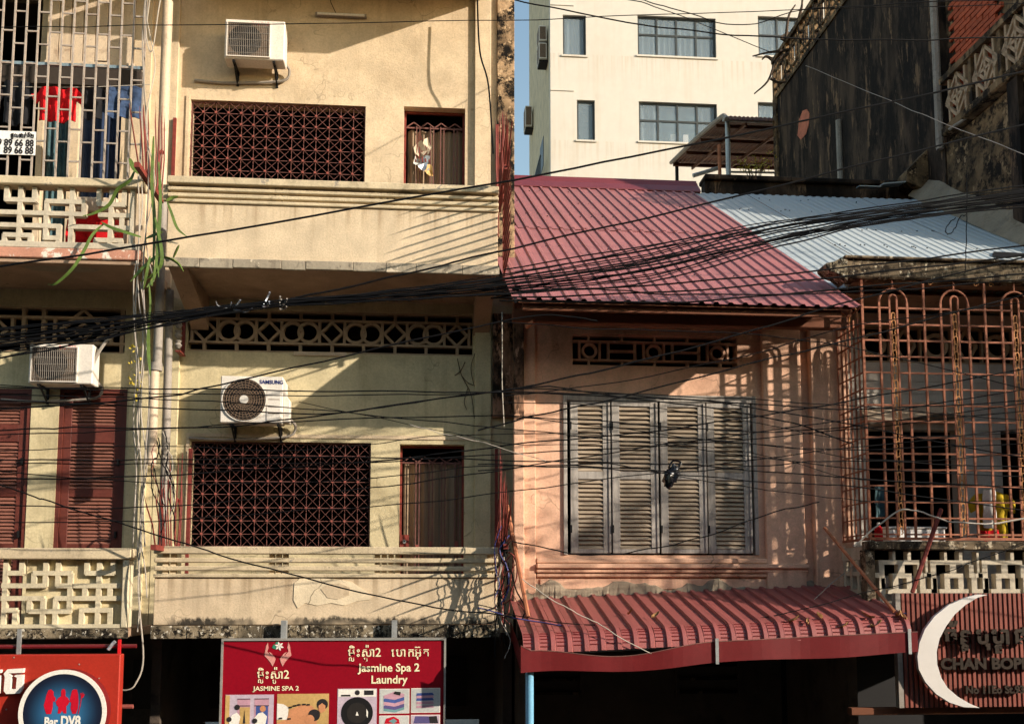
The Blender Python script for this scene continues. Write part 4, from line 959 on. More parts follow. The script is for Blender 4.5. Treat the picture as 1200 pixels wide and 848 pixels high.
for k, (a, b, c_, d) in enumerate(WN):
    y = TY+.10; wide = (b-a) > 1.4; nx_ = 4 if wide else 1
    fm = MB().box(a,a+.07,y,y+.08,c_,d).box(b-.07,b,y,y+.08,c_,d).box(a+.07,b-.07,y,y+.08,c_,c_+.06).box(a+.07,b-.07,y,y+.08,d-.07,d)
    if wide:
        zm = c_+(d-c_)*.55; fm.box(a+.07,b-.07,y+.003,y+.077,zm-.035,zm+.035)
        for q in range(1,4): xq = a+(b-a)*q/4; fm.box(xq-.035,xq+.035,y+.005,y+.075,c_+.06,d-.07)
    f_ = obj('window', fm, 'window_frame', tw)
    if wide:
        for q in range(4):
            for (u, v) in ((c_+.06,zm-.035),(zm+.035,d-.07)):
                obj('pane', MB().box(a+(b-a)*q/4+.04, a+(b-a)*(q+1)/4-.04, y+.03, y+.045, u, v), 'glass', f_)
    else: obj('pane', MB().box(a+.07,b-.07,y+.03,y+.045,c_+.06,d-.07), 'glass', f_)
    gaps = {3: ((0,.24),(.8,1.)), 0: ((0,.98),), 1: ((0,.7),), 4: ((.0,.5),), 5: ()}.get(k, ((0,1),))
    for (u, v) in gaps: obj('curtain', wavy(a+.03+(b-a-.06)*u, a+.03+(b-a-.06)*v, c_, d, y+.22, .035, max(2,int((b-a)*(v-u)*5)), k), 'curtain', f_)
    if not gaps or k == 3: obj('blind', MB().box(a+.02, b-.02, y+.3, y+.31, c_, d), 'cloth_teal', f_)
    if k == 3:
        for q in (.42,.58,.78): obj('card', MB().box(a+(b-a)*q, a+(b-a)*q+.2, y+.12, y+.15, c_+.06, c_+.42), 'plate_white', f_)
    obj('sill', MB().box(a-.06, b+.06, TY-.05, TY+.04, c_-.07, c_-.002), 'tower_wall', tw)
for zz in (Z(650,104.5,TY), Z(650,4.5,TY)): obj('string_course', MB().box(tx0, tx0+.9, TY-.03, TY-.001, zz-.06, zz), 'tower_wall', tw)
for k in range(4):                                              # side balconies with railings, air conditioners
    z0 = 11.0+3.0*k
    bl = obj('side_balcony', MB().box(tx0-.30, tx0-.001, TY+1.0, TY+6.6, z0, z0+.2), 'tower_wall', tw)
    for q in range(18): obj('baluster', MB().box(tx0-.28, tx0-.25, TY+1.1+.3*q, TY+1.16+.3*q, z0+.2, z0+1.15), 'window_frame', bl)
    obj('handrail', MB().box(tx0-.29, tx0-.24, TY+1.05, TY+6.5, z0+1.15, z0+1.2), 'window_frame', bl)
    obj('side_window', MB().box(tx0-.02, tx0-.003, TY+2.2, TY+3.4, z0+1.3, z0+2.5), 'window_frame', tw)
for (px, py0, py1) in ((641,30,48),(640,50,69),(622,124,148)):
    yy = TY+ (.6 if px > 630 else 6.0); q0 = PX(px, py1, tx0-.3)
    zz0 = CAM.z; d0 = Z(px,py1,yy); d1 = Z(px,py0,yy)
    u = thing('wall_ac_unit', (tx0-.2, yy, d0), {30:'upper pale air conditioner box on the tower side wall', 50:'lower pale air conditioner box below another on the tower side wall', 124:'lone pale air conditioner box far along the tower side wall'}[py0], 'air conditioner')
    obj('casing', MB().box(tx0-.36, tx0-.05, yy, yy+.8, d0, d1), 'ac_white', u, bevel=.02); obj('fan_grille', MB().box(tx0-.372, tx0-.361, yy+.08, yy+.6, d0+.06, d1-.06), 'ac_fin', u); obj('front_grille', MB().box(tx0-.33, tx0-.1, yy-.012, yy-.001, d0+.06, d1-.06), 'ac_fin', u)
    obj('bracket', MB().box(tx0-.34, tx0-.002, yy+.1, yy+.7, d0-.08, d0-.003), 'black', u)

# ================================================================== street tree just outside the frame; its crown dapples the pink house
tr = thing('street_tree', (13.6,-5.6,.14), 'leafy street tree on the pavement beyond the right edge', 'tree')
cc = Vector((15.1,-5.1,10.5)); rr = random.Random(21)
tk = MB().tube([(13.6,-5.6,.14),(13.55,-5.55,2.5),(13.4,-5.4,5.5),(13.1,-5.2,8.0)], [.22,.18,.14,.09], 9); obj('trunk', tk, 'bark', tr, smooth=True)
lm = MB(); bl = MB(); cl = []
for k in range(40):
    while True:
        d = Vector((rr.uniform(-1,1),rr.uniform(-1,1),rr.uniform(-1,1)))
        if .35 < d.length < 1: break
    c = cc+Vector((d.x*1.9,d.y*1.8,d.z*1.4-.1)); cl.append(c)
    bl.tube(smooth_pts([Vector((13.2,-5.25,7.2)), (c+Vector((13.1,-5.2,8.4)))/2, c], 3), .035, 4, .008)
for c in cl:
    for j in range(36):
        p_ = c+Vector((rr.gauss(0,.23),rr.gauss(0,.23),rr.gauss(0,.17))); d1 = Vector((rr.uniform(-1,1),rr.uniform(-1,1),rr.uniform(-.7,.7))).normalized()*rr.uniform(.06,.10); d2 = d1.orthogonal().normalized()*.045
        lm.poly([tuple(p_-d1),tuple(p_+d2),tuple(p_+d1),tuple(p_-d2)])
obj('limbs', bl, 'bark', tr); obj('crown', lm, 'leaf_green', tr)
# ================================================================== rusty cage on the right-hand balcony
cg = thing('window_cage', (7.2, 0, zd(634)), 'rusty orange window cage with round arches and scrollwork on the right balcony', 'window bars')
GY = -.02; zt, zb = zd(327), zd(633); GX0 = X(1013,480,GY)
gx = lambda px: X(px, 480, GY)
obj('top_rail', MB().box(GX0, 9.2, GY-.02, GY+.02, zt-.03, zt), 'cage_rust', cg); obj('bottom_rail', MB().box(GX0, 9.2, GY-.02, GY+.02, zb, zb+.035), 'cage_rust', cg)
obj('corner_bar', MB().box(GX0, GX0+.03, GY-.015, GY+.015, zb+.035, zt-.03), 'cage_rust', cg)
U = gx(1123.5)-gx(1051); zs = [zd(363+18.8*k) for k in range(15)]
zs = [z for z in zs if z > zb+.06]
vfull = local_mesh('bar', MB().box(-.0135,.0135,-.0135,.0135,0,zt-zb-.065), 'cage_rust')
varch = local_mesh('bar', MB().box(-.0135,.0135,-.0135,.0135,0,zd(357)-zb-.035), 'cage_rust')
vin = local_mesh('bar', MB().box(-.011,.011,-.011,.011,0,zd(352)-zb-.035), 'cage_rust')
def arch(r, z): return MB().tube([(r*math.cos(R(180-15*k)), 0, r*math.sin(R(180-15*k))) for k in range(13)], .015, 6)
oa = local_mesh('outer_arch', arch(.182, 0), 'cage_rust', True); ia = local_mesh('inner_arch', arch(.048, 0), 'cage_rust', True)
def scroll(z0, z1, wd):
    mb = MB(); z = z0; s = 1; step = .155
    while z+step < z1:
        pts = []
        for k in range(15):                                     # S-scroll curling at one end
            t = k/14; a = t*4.4; r = .034*(1-t*.72)
            pts.append((s*(.006-r*math.cos(a))*.9, 0, z+step*.62+r*math.sin(a)*1.25-.02*t))
        mb.tube([( -s*.026, 0, z)]+pts, .0085, 4); mb.tube([(s*.0, 0, z+.02), (s*.022, 0, z+.045), (s*.006,0,z+.06)], .008, 4)
        z += step*.62; s = -s
    return mb
sm = local_mesh('scroll_panel', scroll(zb+.05, zd(364), .09), 'cage_scroll')
for u in range(5):
    xc = gx(1051)+U*u
    for s in (-1,1):
        inst('bar', vin, cg, (xc+s*.048, GY, zb+.035)); inst('bar', varch, cg, (xc+s*.182, GY, zb+.035))
    inst('outer_arch', oa, cg, (xc, GY, zd(357))); inst('inner_arch', ia, cg, (xc, GY, zd(352)))
    obj('bar', MB().box(xc-.009, xc+.009, GY-.009, GY+.009, zd(357)+.182, zt-.03), 'cage_rust', cg)
    inst('scroll_panel', sm, cg, (xc, GY, 0))
    inst('bar', vfull, cg, (xc+U/2, GY, zb+.035))
    for z in zs:
        a = xc-U+.05 if u else GX0+.03
        obj('rung', MB().box(a, xc-.05, GY-.011, GY+.015, z-.010+random.uniform(-.004,.003), z+.010), 'cage_rust', cg)
    for s in (-1,1):                                            # little curls under the top rail
        xx = xc+U/2+s*.07
        obj('curl', MB().tube([(xx+s*.03+.035*math.cos(a)*(1-a/9), GY, zt-.07+.03*math.sin(a)*(1-a/9)) for a in [k*.5 for k in range(14)]], .006, 4), 'cage_scroll', cg)
# left side face of the cage
SX = GX0+.01
sb = local_mesh('bar', MB().box(-.01,.01,-.01,.01,0,zd(372)-zb), 'cage_rust')
for k in range(1, 7): inst('bar', sb, cg, (SX, GY+.13*k, zb))
for z in zs: obj('rung', MB().box(SX-.008, SX+.008, GY+.02, CY_-.13, z-.008, z+.008), 'cage_rust', cg)
obj('side_rail', MB().box(SX-.015, SX+.015, GY+.02, CY_-.13, zb, zb+.03).box(SX-.015, SX+.015, GY+.02, CY_-.13, zt-.03, zt), 'cage_rust', cg)
for k in (0, 1):
    yc = GY+.26+.39*k
    obj('outer_arch', MB().tube([(SX, yc+.13*math.cos(R(15*q)), zd(372)+.16*math.sin(R(15*q))) for q in range(13)], .012, 6), 'cage_scroll', cg, smooth=True)
    mb = scroll(zb+.1, zd(380), .08); mb.v = [(SX, yc+v[0], v[2]) for v in mb.v]; obj('scroll_panel', mb, 'cage_scroll', cg)
# washing and clutter inside the cage
def shirt(name, px0, px1, py0, py1, Y, m, label, cat='shirt', sleeves=True, seed=1):
    a = W(px0, py0, Y); b = W(px1, py1, Y); w_ = b.x-a.x; h_ = a.z-b.z; rr = random.Random(seed)
    out = [(0,0),(0,.62),(-.16,.52),(-.26,.74),(-.02,.97),(.32,1),(.5,.95),(.68,1),(1.02,.97),(1.26,.74),(1.16,.52),(1,.62),(1,0),(.5,-.02)] if sleeves else [(0,0),(.02,1),(.98,1),(1,.02),(.5,-.03)]
    P = [(a.x+w_*(.22+.56*u if sleeves else u), b.z+h_*v) for u, v in out]
    bm = bmesh.new(); vs = [bm.verts.new((p[0], Y, p[1])) for p in P]; f = bm.faces.new(vs)
    bmesh.ops.triangulate(bm, faces=[f]); bmesh.ops.subdivide_edges(bm, edges=bm.edges[:], cuts=5, use_grid_fill=True)
    for v in bm.verts: v.co.y += .035*math.sin(v.co.x*38+seed)*(1-.4*(v.co.z-b.z)/h_)+.012*math.sin(v.co.z*23+v.co.x*17); v.co.z += .012*math.sin(v.co.x*21)
    r = bmesh.ops.extrude_face_region(bm, geom=bm.faces[:])
    for e in r['geom']:
        if isinstance(e, bmesh.types.BMVert): e.co.y += .018
    mb = MB(); bm.verts.index_update(); mb.v = [tuple(v.co) for v in bm.verts]; mb.f = [tuple(v.index for v in f.verts) for f in bm.faces]; bm.free()
    return obj(name, mb, m, label=label, cat=cat, smooth=True)
shirt('hanging_shirt', 1130, 1197, 576, 630, .35, 'cloth_yellow', 'mustard yellow shirt hanging inside the rusty cage', seed=2)
shirt('hanging_towel', 1153, 1170, 573, 617, .25, 'cloth_white', 'small white towel hung in front of the yellow shirt', 'towel', False, 3)
shirt('hanging_cloth', 1024, 1038, 568, 606, .3, 'cloth_teal', 'grey patterned cloth bundle hanging in the corner of the rusty cage', 'cloth', False, 4)
shirt('folded_cloth', 1148, 1172, 621, 633, .3, 'cloth_red', 'crimson cloth bundled below the yellow shirt', 'cloth', False, 6)
q = W(1030,632,.25); rp = thing('bottle', (q.x, .25, zb+.0), 'small red bottle on the cage floor in its left corner', 'bottle')
obj('bottle_body', MB().tube([(q.x,.25,zb),(q.x,.25,zb+.16),(q.x,.25,zb+.2)], [.05,.05,.02], 10), 'cloth_red', rp); obj('cap', MB().tube([(q.x,.25,zb+.2),(q.x,.25,zb+.235)], .02, 8), 'letter_white', rp)
q0 = W(1036,632,.5); q1 = W(1103,622,.5)
obj('storage_box', MB().box(q0.x,q1.x,.4,.75,zb+.0,q1.z+.02).box(q0.x-.02,q1.x+.02,.38,.77,q1.z+.021,q1.z+.05), 'plate_white', label='long white box lying on the floor inside the rusty cage', cat='box', bevel=.01)
# ================================================================== washing on the upper left balcony
shirt('hanging_shirt', 32, 103, 101, 143, .45, 'cloth_red', 'bright red shirt hanging behind the upper left bars', seed=5)
shirt('hanging_shirt', 90, 126, 101, 139, .50, 'cloth_black', 'black shirt hanging to the right of the red one', seed=7)
shirt('hanging_trousers', 128, 165, 100, 138, .55, 'cloth_denim', 'faded blue denim washing hanging at the right end of the line', 'trousers', False, 8)
shirt('hanging_shirt', -6, 44, 94, 146, .5, 'cloth_black', 'black shirt hanging to the left of the red one', seed=9)
shirt('hanging_cloth', 78, 112, 258, 288, .35, 'cloth_red', 'red cloth draped low behind the upper left openwork parapet', 'cloth', False, 10)
a = W(-40,99,.5); b = W(176,99,.5)
obj('washing_line', MB().tube([tuple(a.lerp(b, k/8)-Vector((0,0,.04*math.sin(math.pi*k/8)))) for k in range(9)], .005, 4), 'wire_white', label='thin washing line behind the upper left bars', cat='line')
a = W(84,282,.5); b = W(138,232,.5)
bx = thing('crate', ((a.x+b.x)/2, .6, FA2), 'red and pale plastic crate behind the upper left openwork parapet', 'crate')
obj('body', MB().box(a.x,b.x,.45,.8,FA2,b.z-.22), 'cloth_red', bx, bevel=.02); obj('lid', MB().box(a.x-.02,b.x+.02,.43,.82,b.z-.215,b.z-.02), 'roller', bx, bevel=.02)
for k in range(3): obj('crate_slot', MB().box(a.x+.06+.16*k,a.x+.16+.16*k,.44,.449,FA2+.12,FA2+.2), 'black', bx)
# ================================================================== air conditioners
def ac(px0, py0, px1, py1, kind, label, brand):
    Y = WY-.37; a = W(px0, py0, Y); b = W(px1, py1, Y); x0, x1, z0, z1 = a.x, b.x, b.z, a.z; w_, h_ = x1-x0, z1-z0
    t = thing('air_conditioner', ((x0+x1)/2, WY-.25, z0), label, 'air conditioner')
    if kind == 'round':
        obj('casing', MB().box(x0, x1-.10, Y, WY-.12, z0, z1), 'ac_white', t, bevel=.012)
        obj('side_cover', MB().prism([(x1-.098,z0+.02),(x1-.02,z0+.02),(x1-.02,z0+h_*.52),(x1-.07,z0+h_*.62),(x1-.07,z1-.06),(x1-.098,z1-.06)], Y+.06, WY-.14), 'ac_white', t, bevel=.006)
        c = (x0+(w_-.1)*.385, z0+h_*.49); r = h_*.455
        g = obj('fan_grille', MB().prism(circ(c, r, 36), Y-.006, Y-.001), 'ac_dark', t)
        for k in range(1, 9): obj('grille_ring', MB().ring(c, r*k/8.6+.004, r*k/8.6-.004, Y-.018, Y-.010, 32), 'ac_fin', g)
        for k in range(30):
            an = 2*math.pi*k/30
            obj('grille_spoke', MB().bar((c[0]+r*.2*math.cos(an),Y-.022,c[1]+r*.2*math.sin(an)),(c[0]+r*.97*math.cos(an+.5),Y-.022,c[1]+r*.97*math.sin(an+.5)),.006,.004), 'ac_fin', g)
        obj('hub', MB().prism(circ(c, r*.2, 20), Y-.032, Y-.026), 'ac_white', g); obj('rim', MB().ring(c, r*1.03, r*.985, Y-.02, Y-.001, 36), 'ac_white', g)
        px_ = x0+w_*.66
        obj('service_panel', MB().box(px_,px_+w_*.2,Y-.01,Y-.001,z0+.03,z0+h_*.72), 'ac_white', t, bevel=.004)
        for q in (.2,.34,.5): obj('louvre_line', MB().box(px_+.02,px_+w_*.18,Y-.013,Y-.0105,z0+h_*q,z0+h_*q+.008), 'ac_fin', t)
        obj('lettering', text_mb(brand, h_*.115, x0+w_*.72, z1-h_*.16, Y-.003, .003, .0015, 'CENTER', .95), 'letter_blue', t)
    else:
        obj('casing', MB().box(x0, x1, Y, WY-.12, z0, z1), 'ac_white', t, bevel=.012)
        gx0, gx1, gz0, gz1 = x0+w_*.05, x0+w_*.75, z0+h_*.06, z1-h_*.1
        g = obj('fan_grille', MB().box(gx0,gx1,Y-.004,Y-.001,gz0,gz1), 'ac_fin', t)
        c = (gx0+(gx1-gx0)*.42, (gz0+gz1)/2); r = (gz1-gz0)*.47
        obj('fan_opening', MB().prism(circ(c, r, 30), Y-.007, Y-.0045), 'ac_dark', g)
        for k in range(22): xx = gx0+(gx1-gx0)*(k+.5)/22; obj('grille_wire', MB().box(xx-.002,xx+.002,Y-.02,Y-.014,gz0,gz1), 'pipe_grey', g)
        for k in range(5): zz = gz0+(gz1-gz0)*(k+.5)/5; obj('grille_wire', MB().box(gx0,gx1,Y-.014,Y-.009,zz-.002,zz+.002), 'pipe_grey', g)
        obj('grille_frame', MB().box(gx0-.012,gx0,Y-.022,Y-.001,gz0,gz1).box(gx1,gx1+.012,Y-.022,Y-.001,gz0,gz1).box(gx0-.012,gx1+.012,Y-.022,Y-.001,gz1,gz1+.012).box(gx0-.012,gx1+.012,Y-.022,Y-.001,gz0-.012,gz0), 'ac_white', g)
        obj('lettering', text_mb(brand, h_*.11, x0+w_*.60, z1-h_*.13, Y-.003, .003, .002, 'CENTER', 1.2), 'red_print', t)
    for s in (.15, .82):
        xx = x0+w_*s; obj('bracket', MB().box(xx-.015,xx+.015,Y+.02,WY-.002,z0-.03,z0-.002).box(xx-.015,xx+.015,WY-.03,WY-.001,z0-.20,z0-.031).bar((xx,Y+.1,z0-.03),(xx,WY-.02,z0-.18),.02,.02,(1,0,0)), 'black', t)
    obj('hose', MB().tube(smooth_pts([(x1-.05,WY-.16,z0+.1),(x1+.03,WY-.08,z0+.02),(x1-.02,WY-.05,z0-.1),(x1-.25,WY-.04,z0-.14),(x0-.05,WY-.03,z0-.17),(x0-.45,WY-.03,z0-.15)], 5), .018, 6), 'pipe_grey', t, smooth=True)
    return t
ac(264,22,333,71,'slat','boxy white air conditioner high on the middle house, above its upper star grille','SANYO')
ac(259,440,340,496,'round','white air conditioner with round fan grille above the lower star grille','SAMSUNG')
ac(35,402,108,450,'slat','white air conditioner above the dark red louvred doors at the left','SANYO')
a = W(100,440,1.0); obj('drain_hose', MB().tube(smooth_pts([W(108,446,1.0),W(110,425,1.0),W(122,403,1.0),W(140,385,1.1)],6), .022, 7), 'pipe_grey', label='brown bent hose rising beside the left air conditioner', cat='hose', smooth=True)
# ================================================================== red spike guards between the balconies
def spikes(px, pyroot, pts, label, xdir=1, plate=True, low=None):
    """iron fan in the party line: spikes spread outwards from a root on the parapet"""
    Yr = .10; r0 = W(px, pyroot, Yr); t = thing('spike_guard', (r0.x, Yr, r0.z-.1), label, 'spike guard', 'red spike guards between balconies')
    obj('root_bar', MB().box(r0.x-.03, r0.x+.03, Yr-.5, Yr+.9, r0.z-.04, r0.z+.02), 'spike_red', t)
    obj('back_bar', MB().box(r0.x-.02, r0.x+.02, WY-.10, WY-.065, r0.z-.3, r0.z+pts[0][1]*.95), 'spike_red', t)
    for i, (dy, L) in enumerate(pts):
        y0 = Yr+.75-1.2*i/len(pts); jx = random.uniform(-.05,.05)
        tip = (r0.x+jx, y0-dy, r0.z+L*random.uniform(.85,1.06)); p0 = (r0.x+jx*.3, y0, r0.z)
        obj('spike', MB().tube([p0, tuple(Vector(p0).lerp(Vector(tip), .45)+Vector((random.uniform(-.02,.02),random.uniform(-.03,.03),0))), tuple(Vector(p0).lerp(Vector(tip), .8)), tip], [.010,.009,.008,.001], 5), 'spike_red', t)
    if plate: obj('oval_loop', MB().tube([(r0.x, Yr+.55+.13*math.cos(a), r0.z+.33+.3*math.sin(a)) for a in [k*math.pi/9 for k in range(19)]], .014, 5), 'spike_red', t)
    if low:
        obj('side_plate', MB().box(r0.x-.012, r0.x+.012, Yr-.06, Yr-.02, low[1], r0.z), 'spike_red', t)
        n = low[0]
        for i in range(n):
            z = r0.z-(r0.z-low[1])*i/n
            jj = random.uniform(.7,1.05); obj('spike', MB().tube([(r0.x,Yr-.05,z-.05),(r0.x+.01,Yr-.05-.8*jj,z+.02),(r0.x+.015,Yr-.05-1.0*jj,z+.03)], [.014,.011,.001], 5), 'spike_red', t)
    return t
spikes(590,214,[(-.05+.05*i, 1.35-.07*i) for i in range(15)], 'tall red iron spike fan on the right end of the upper middle balcony', low=(12, Z(590,330,.1)))
spikes(589,641,[(-.05+.05*i, 1.42-.07*i) for i in range(15)], 'red iron spike fan ending the lower middle balcony, beside the pink wall', low=(6, Z(589,735,.1)))
spikes(193,642,[(-.05+.04*i, 1.40-.07*i) for i in range(12)], 'red iron spike fan on the left end of the lower middle balcony, beside the drainpipe', low=None)
spikes(174,212,[(-.05+.04*i, 1.40-.07*i) for i in range(12)], 'red iron spike fan beside the upper left bars, above the cactus')
# ================================================================== pipes and hanging wires in the party line
def pipe(name, pts, r, m, label, cat='pipe', n=10): return obj(name, MB().tube([tuple(p) for p in pts], r, n), m, label=label, cat=cat, smooth=True)
x_ = X(186,300,.75); t = thing('drainpipe', (x_, .75, Z(186,545,.75)), 'cream drainpipe running down between the left and middle houses', 'pipe')
obj('pipe_length', MB().tube([(x_,.75,Z(186,545,.75)),(x_,.75,Z(186,430,.75))], .06, 12), 'pipe_cream', t, smooth=True)
obj('pipe_length', MB().tube([(x_+.03,.75,Z(186,429.5,.75)),(x_+.03,.75,Z(186,225,.75))], .055, 12), 'pipe_grey', t, smooth=True)
obj('pipe_length', MB().tube([(x_,.75,Z(186,224.5,.75)),(x_,.75,12.2)], .065, 12), 'pipe_cream', t, smooth=True)
for py in (430,225): obj('collar', MB().tube([(x_+.015,.75,Z(186,py,.75)-.05),(x_+.015,.75,Z(186,py,.75)+.05)], .078, 12), 'pipe_grey', t, smooth=True)
x_ = X(196,420,.9); pipe('old_pipe', [(x_,.95,Z(196,640,.95)),(x_+.01,.95,Z(196,500,.95)),(x_-.01,.95,Z(196,340,.95))], .05, 'pipe_grey', 'mottled grey pipe just right of the cream drainpipe')
def hang(pxs, Y, r, m, label, seed, group):
    rr = random.Random(seed)
    return obj('hanging_wire', MB().tube(smooth_pts([W(p[0]+rr.uniform(-1,1), p[1], Y+rr.uniform(-.05,.05)) for p in pxs], 6), r, 5), m, label=label, cat='wire', group=group, smooth=True)
for s, (x_, m, y0, y1, am) in enumerate(((161,'wire_white',205,740,2.5),(164,'wire_white',205,650,3),(158,'wire_white',300,640,2),(171,'pipe_grey',-10,640,4),(176,'wire_white',-10,330,5),(168,'wire_white',330,700,4))):
    rr = random.Random(s+20)
    hang([(x_+am*math.sin(k*1.3+s), y0+(y1-y0)*k/12) for k in range(13)], -.05, .007 if m == 'wire_white' else .010, m, 'pale loose wire hanging in the gap between the left and middle houses', s, 'pale wires hanging in the gap')
hang([(166,620),(163,690),(167,770),(160,800),(148,808),(135,806)], -.1, .009, 'wire_white', 'pale wire end curling down beside the red bar sign', 40, None)
hang([(176,-5),(172,40),(178,60),(186,10),(190,-10)], -.1, .008, 'wire_white', 'pale wire looping at the top of the drainpipe', 41, None)
hang([(588,365),(589,410),(588,450),(590,500)], -.2, .006, 'wire_white', 'straight pale wire dropping in front of the mouldy party pilaster', 42, None)
hang([(560,-5),(563,60),(572,100),(578,180)], .9, .012, 'cable', 'dark wire dropping down the upper right pilaster of the middle house', 43, None)
# insulator bracket
q = W(209,392,.95); t = thing('insulator_bracket', (q.x,.95,q.z-.2), 'small insulator bracket high beside the ring vent of the middle house', 'insulator')
obj('plate', MB().box(q.x-.03,q.x+.03,.95,1.24,q.z-.22,q.z-.20).box(q.x-.02,q.x+.02,1.2,1.239,q.z-.2,q.z+.25), 'spike_red', t)
for k in range(3): obj('insulator', MB().tube([(q.x,.95,q.z-.18+.13*k),(q.x,.95,q.z-.14+.13*k),(q.x,.95,q.z-.11+.13*k),(q.x,.95,q.z-.08+.13*k)], [.02,.05,.03,.05], 10), 'pipe_grey', t, smooth=True)
# cactus
ct = thing('climbing_cactus', tuple(W(183,300,-.05)), 'green climbing cactus with long drooping stems between the balconies', 'cactus')
for s, (pp, r) in enumerate((([(180,160),(178,215),(181,260),(179,330)],.022),([(186,190),(188,240),(184,300),(178,335)],.02),([(182,255),(190,300),(183,318),(165,330)],.022),([(189,298),(178,305),(164,318),(153,330)],.024),([(190,300),(200,303),(209,309),(215,318)],.018),([(196,237),(201,250),(208,268),(220,278)],.018),([(194,235),(202,231),(209,230)],.024),([(203,302),(207,293),(210,287)],.016),([(158,200),(152,212),(138,222),(128,240),(110,250),(97,253)],.022),([(152,186),(156,196),(162,204)],.03),([(122,262),(108,276),(98,295),(85,315),(66,332),(56,333)],.020),([(165,278),(145,272),(128,266),(119,260)],.022),([(190,272),(180,276),(170,280)],.02),([(183,318),(178,330),(172,337)],.02),([(176,300),(172,320),(168,340)],.018),([(174,380),(174,410),(176,440)],.022),([(188,262),(184,290),(186,325)],.02),([(175,335),(176,360),(172,400)],.013))):
    P = smooth_pts([W(x, y, -.12+.05*math.sin(s*2.1+k)) for k, (x, y) in enumerate(pp)], 5); n = len(P)
    obj('stem', MB().tube(P, [max(.006, 1.05*r*(1-.75*abs(2*k/(n-1)-.9)**3)) for k in range(n)], 3), 'leaf_green', ct)
for k in range(34):                                             # small creeper leaves by the pipe
    q = W(random.uniform(150,166), random.uniform(405,470), random.uniform(.0,.3)); s = random.uniform(.015,.035)
    if k < 1: cr = thing('creeper', tuple(q), 'small yellow-green creeper leaves beside the white wires', 'plant')
    d1 = Vector((random.uniform(-1,1),random.uniform(-.5,.5),random.uniform(-1,1))).normalized()*s; d2 = d1.orthogonal().normalized()*s*.6
    obj('leaf', MB().poly([tuple(q-d1),tuple(q+d2),tuple(q+d1),tuple(q-d2)]), 'leaf_yellow', cr)
# bare vine on the middle house wall
mb = MB()
for (pp) in ([(536,420),(541,440),(552,462),(556,490)],[(541,440),(548,448),(557,452)],[(545,424),(540,434),(533,440)],[(548,455),(544,470),(547,480)],[(558,410),(552,430),(555,450)]): mb.tube(smooth_pts([W(x,y,WY-.02) for x,y in pp],4), .006, 4)
obj('dry_vine', mb, 'bark', label='dry brown vine on the shaded wall below the ring vent', cat='vine')
# ================================================================== plants on the terrace and the stained building
q = W(884,212,8.2); t = thing('shrub', tuple(q), 'sparse yellow-leaved shrub behind the terrace wall under the canopy', 'shrub')
rr = random.Random(3); br = MB(); tips = []
for k in range(9):
    e = W(862+6*k+rr.uniform(-3,3), 180+rr.uniform(-4,18), 8.2+rr.uniform(-.3,.3)); mid = q.lerp(e,.5)+Vector((0,0,.08)); P = smooth_pts([q-Vector((0,0,.4)),mid,e],4); br.tube(P,.012,4,.004); tips += P[4:]
obj('branches', br, 'bark', t); lf_ = MB()
for p in tips*4:
    c = p+Vector((rr.uniform(-.12,.12),rr.uniform(-.12,.12),rr.uniform(-.1,.1))); d1 = Vector((rr.uniform(-1,1),rr.uniform(-1,1),rr.uniform(-1,1))).normalized()*.04; d2 = d1.orthogonal().normalized()*.022
    lf_.poly([tuple(c-d1),tuple(c+d2),tuple(c+d1),tuple(c-d2)])
obj('foliage', lf_, 'leaf_yellow', t)
t = thing('bare_branches', tuple(W(921,60,13.2)), 'bare dark branches sticking out at the far corner of the stained building', 'branches')
for pp in ([(926,58),(912,60),(898,62),(882,66)],[(926,62),(910,72),(900,95),(884,110)],[(903,92),(912,97),(922,96)],[(924,50),(933,30),(941,0)],[(930,45),(939,12),(940,-5)],[(921,46),(924,20),(932,6)],[(922,48),(915,44),(926,38)],[(905,70),(898,66),(893,70)]):
    obj('branch', MB().tube(smooth_pts([W(x,y,13.2) for x,y in pp],4), .05, 5, .018), 'bark', t)
# ================================================================== signs
Ys = -.3; sx = lambda p: X(p, 795, Ys); sz = lambda p: Z(390, p, Ys)
sp = thing('spa_sign', (sx(390), Ys, sz(930)), 'crimson spa and laundry signboard with pictures under the middle balcony', 'sign')
obj('board', MB().box(sx(261), sx(520), Ys, Ys+.12, sz(930), sz(750)), 'sign_red', sp)
obj('sign_frame', MB().box(sx(258.5), sx(260.9), Ys-.02, Ys+.13, sz(930), sz(747.5)).box(sx(520.1), sx(522.5), Ys-.02, Ys+.13, sz(930), sz(747.5)).box(sx(261), sx(520), Ys-.02, Ys+.13, sz(749.9), sz(747.5)), 'steel_frame', sp)
for p in (329,461): obj('hanger', MB().box(sx(p)-.03, sx(p)+.03, Ys+.131, -.06, sz(770), sz(727)), 'galv', sp)
def lay(mbx, m, k, name='print'): mbx.v = [(v[0], v[1]-.0015*k, v[2]) for v in mbx.v]; return obj(name, mbx, m, sp)
def Pp(pts, m, k=2, name='print'):                               # flat print from photo pixels
    return lay(MB().prism([(sx(a), sz(b)) for a, b in pts], Ys-.0015, Ys-.0004), m, k, name)
def rect(a, b, c_, d, m, k=1, name='print'): return Pp([(a,d),(b,d),(b,c_),(a,c_)], m, k, name)
u = sx(391)-sx(390)
def T(s, size, px, py, m='letter_cream', bold=.0, al='CENTER', sq=1.): return obj('lettering', text_mb(s, size*u, sx(px), sz(py), Ys-.004, .003, bold, al, sq), m, sp)
T('Jasmine Spa 2', 13.2, 456, 786.5, bold=.0025); T('Laundry', 13.2, 456, 800.5, bold=.0025)
T('JASMINE SPA 2', 7.4, 324, 808, bold=.001, sq=1.12)
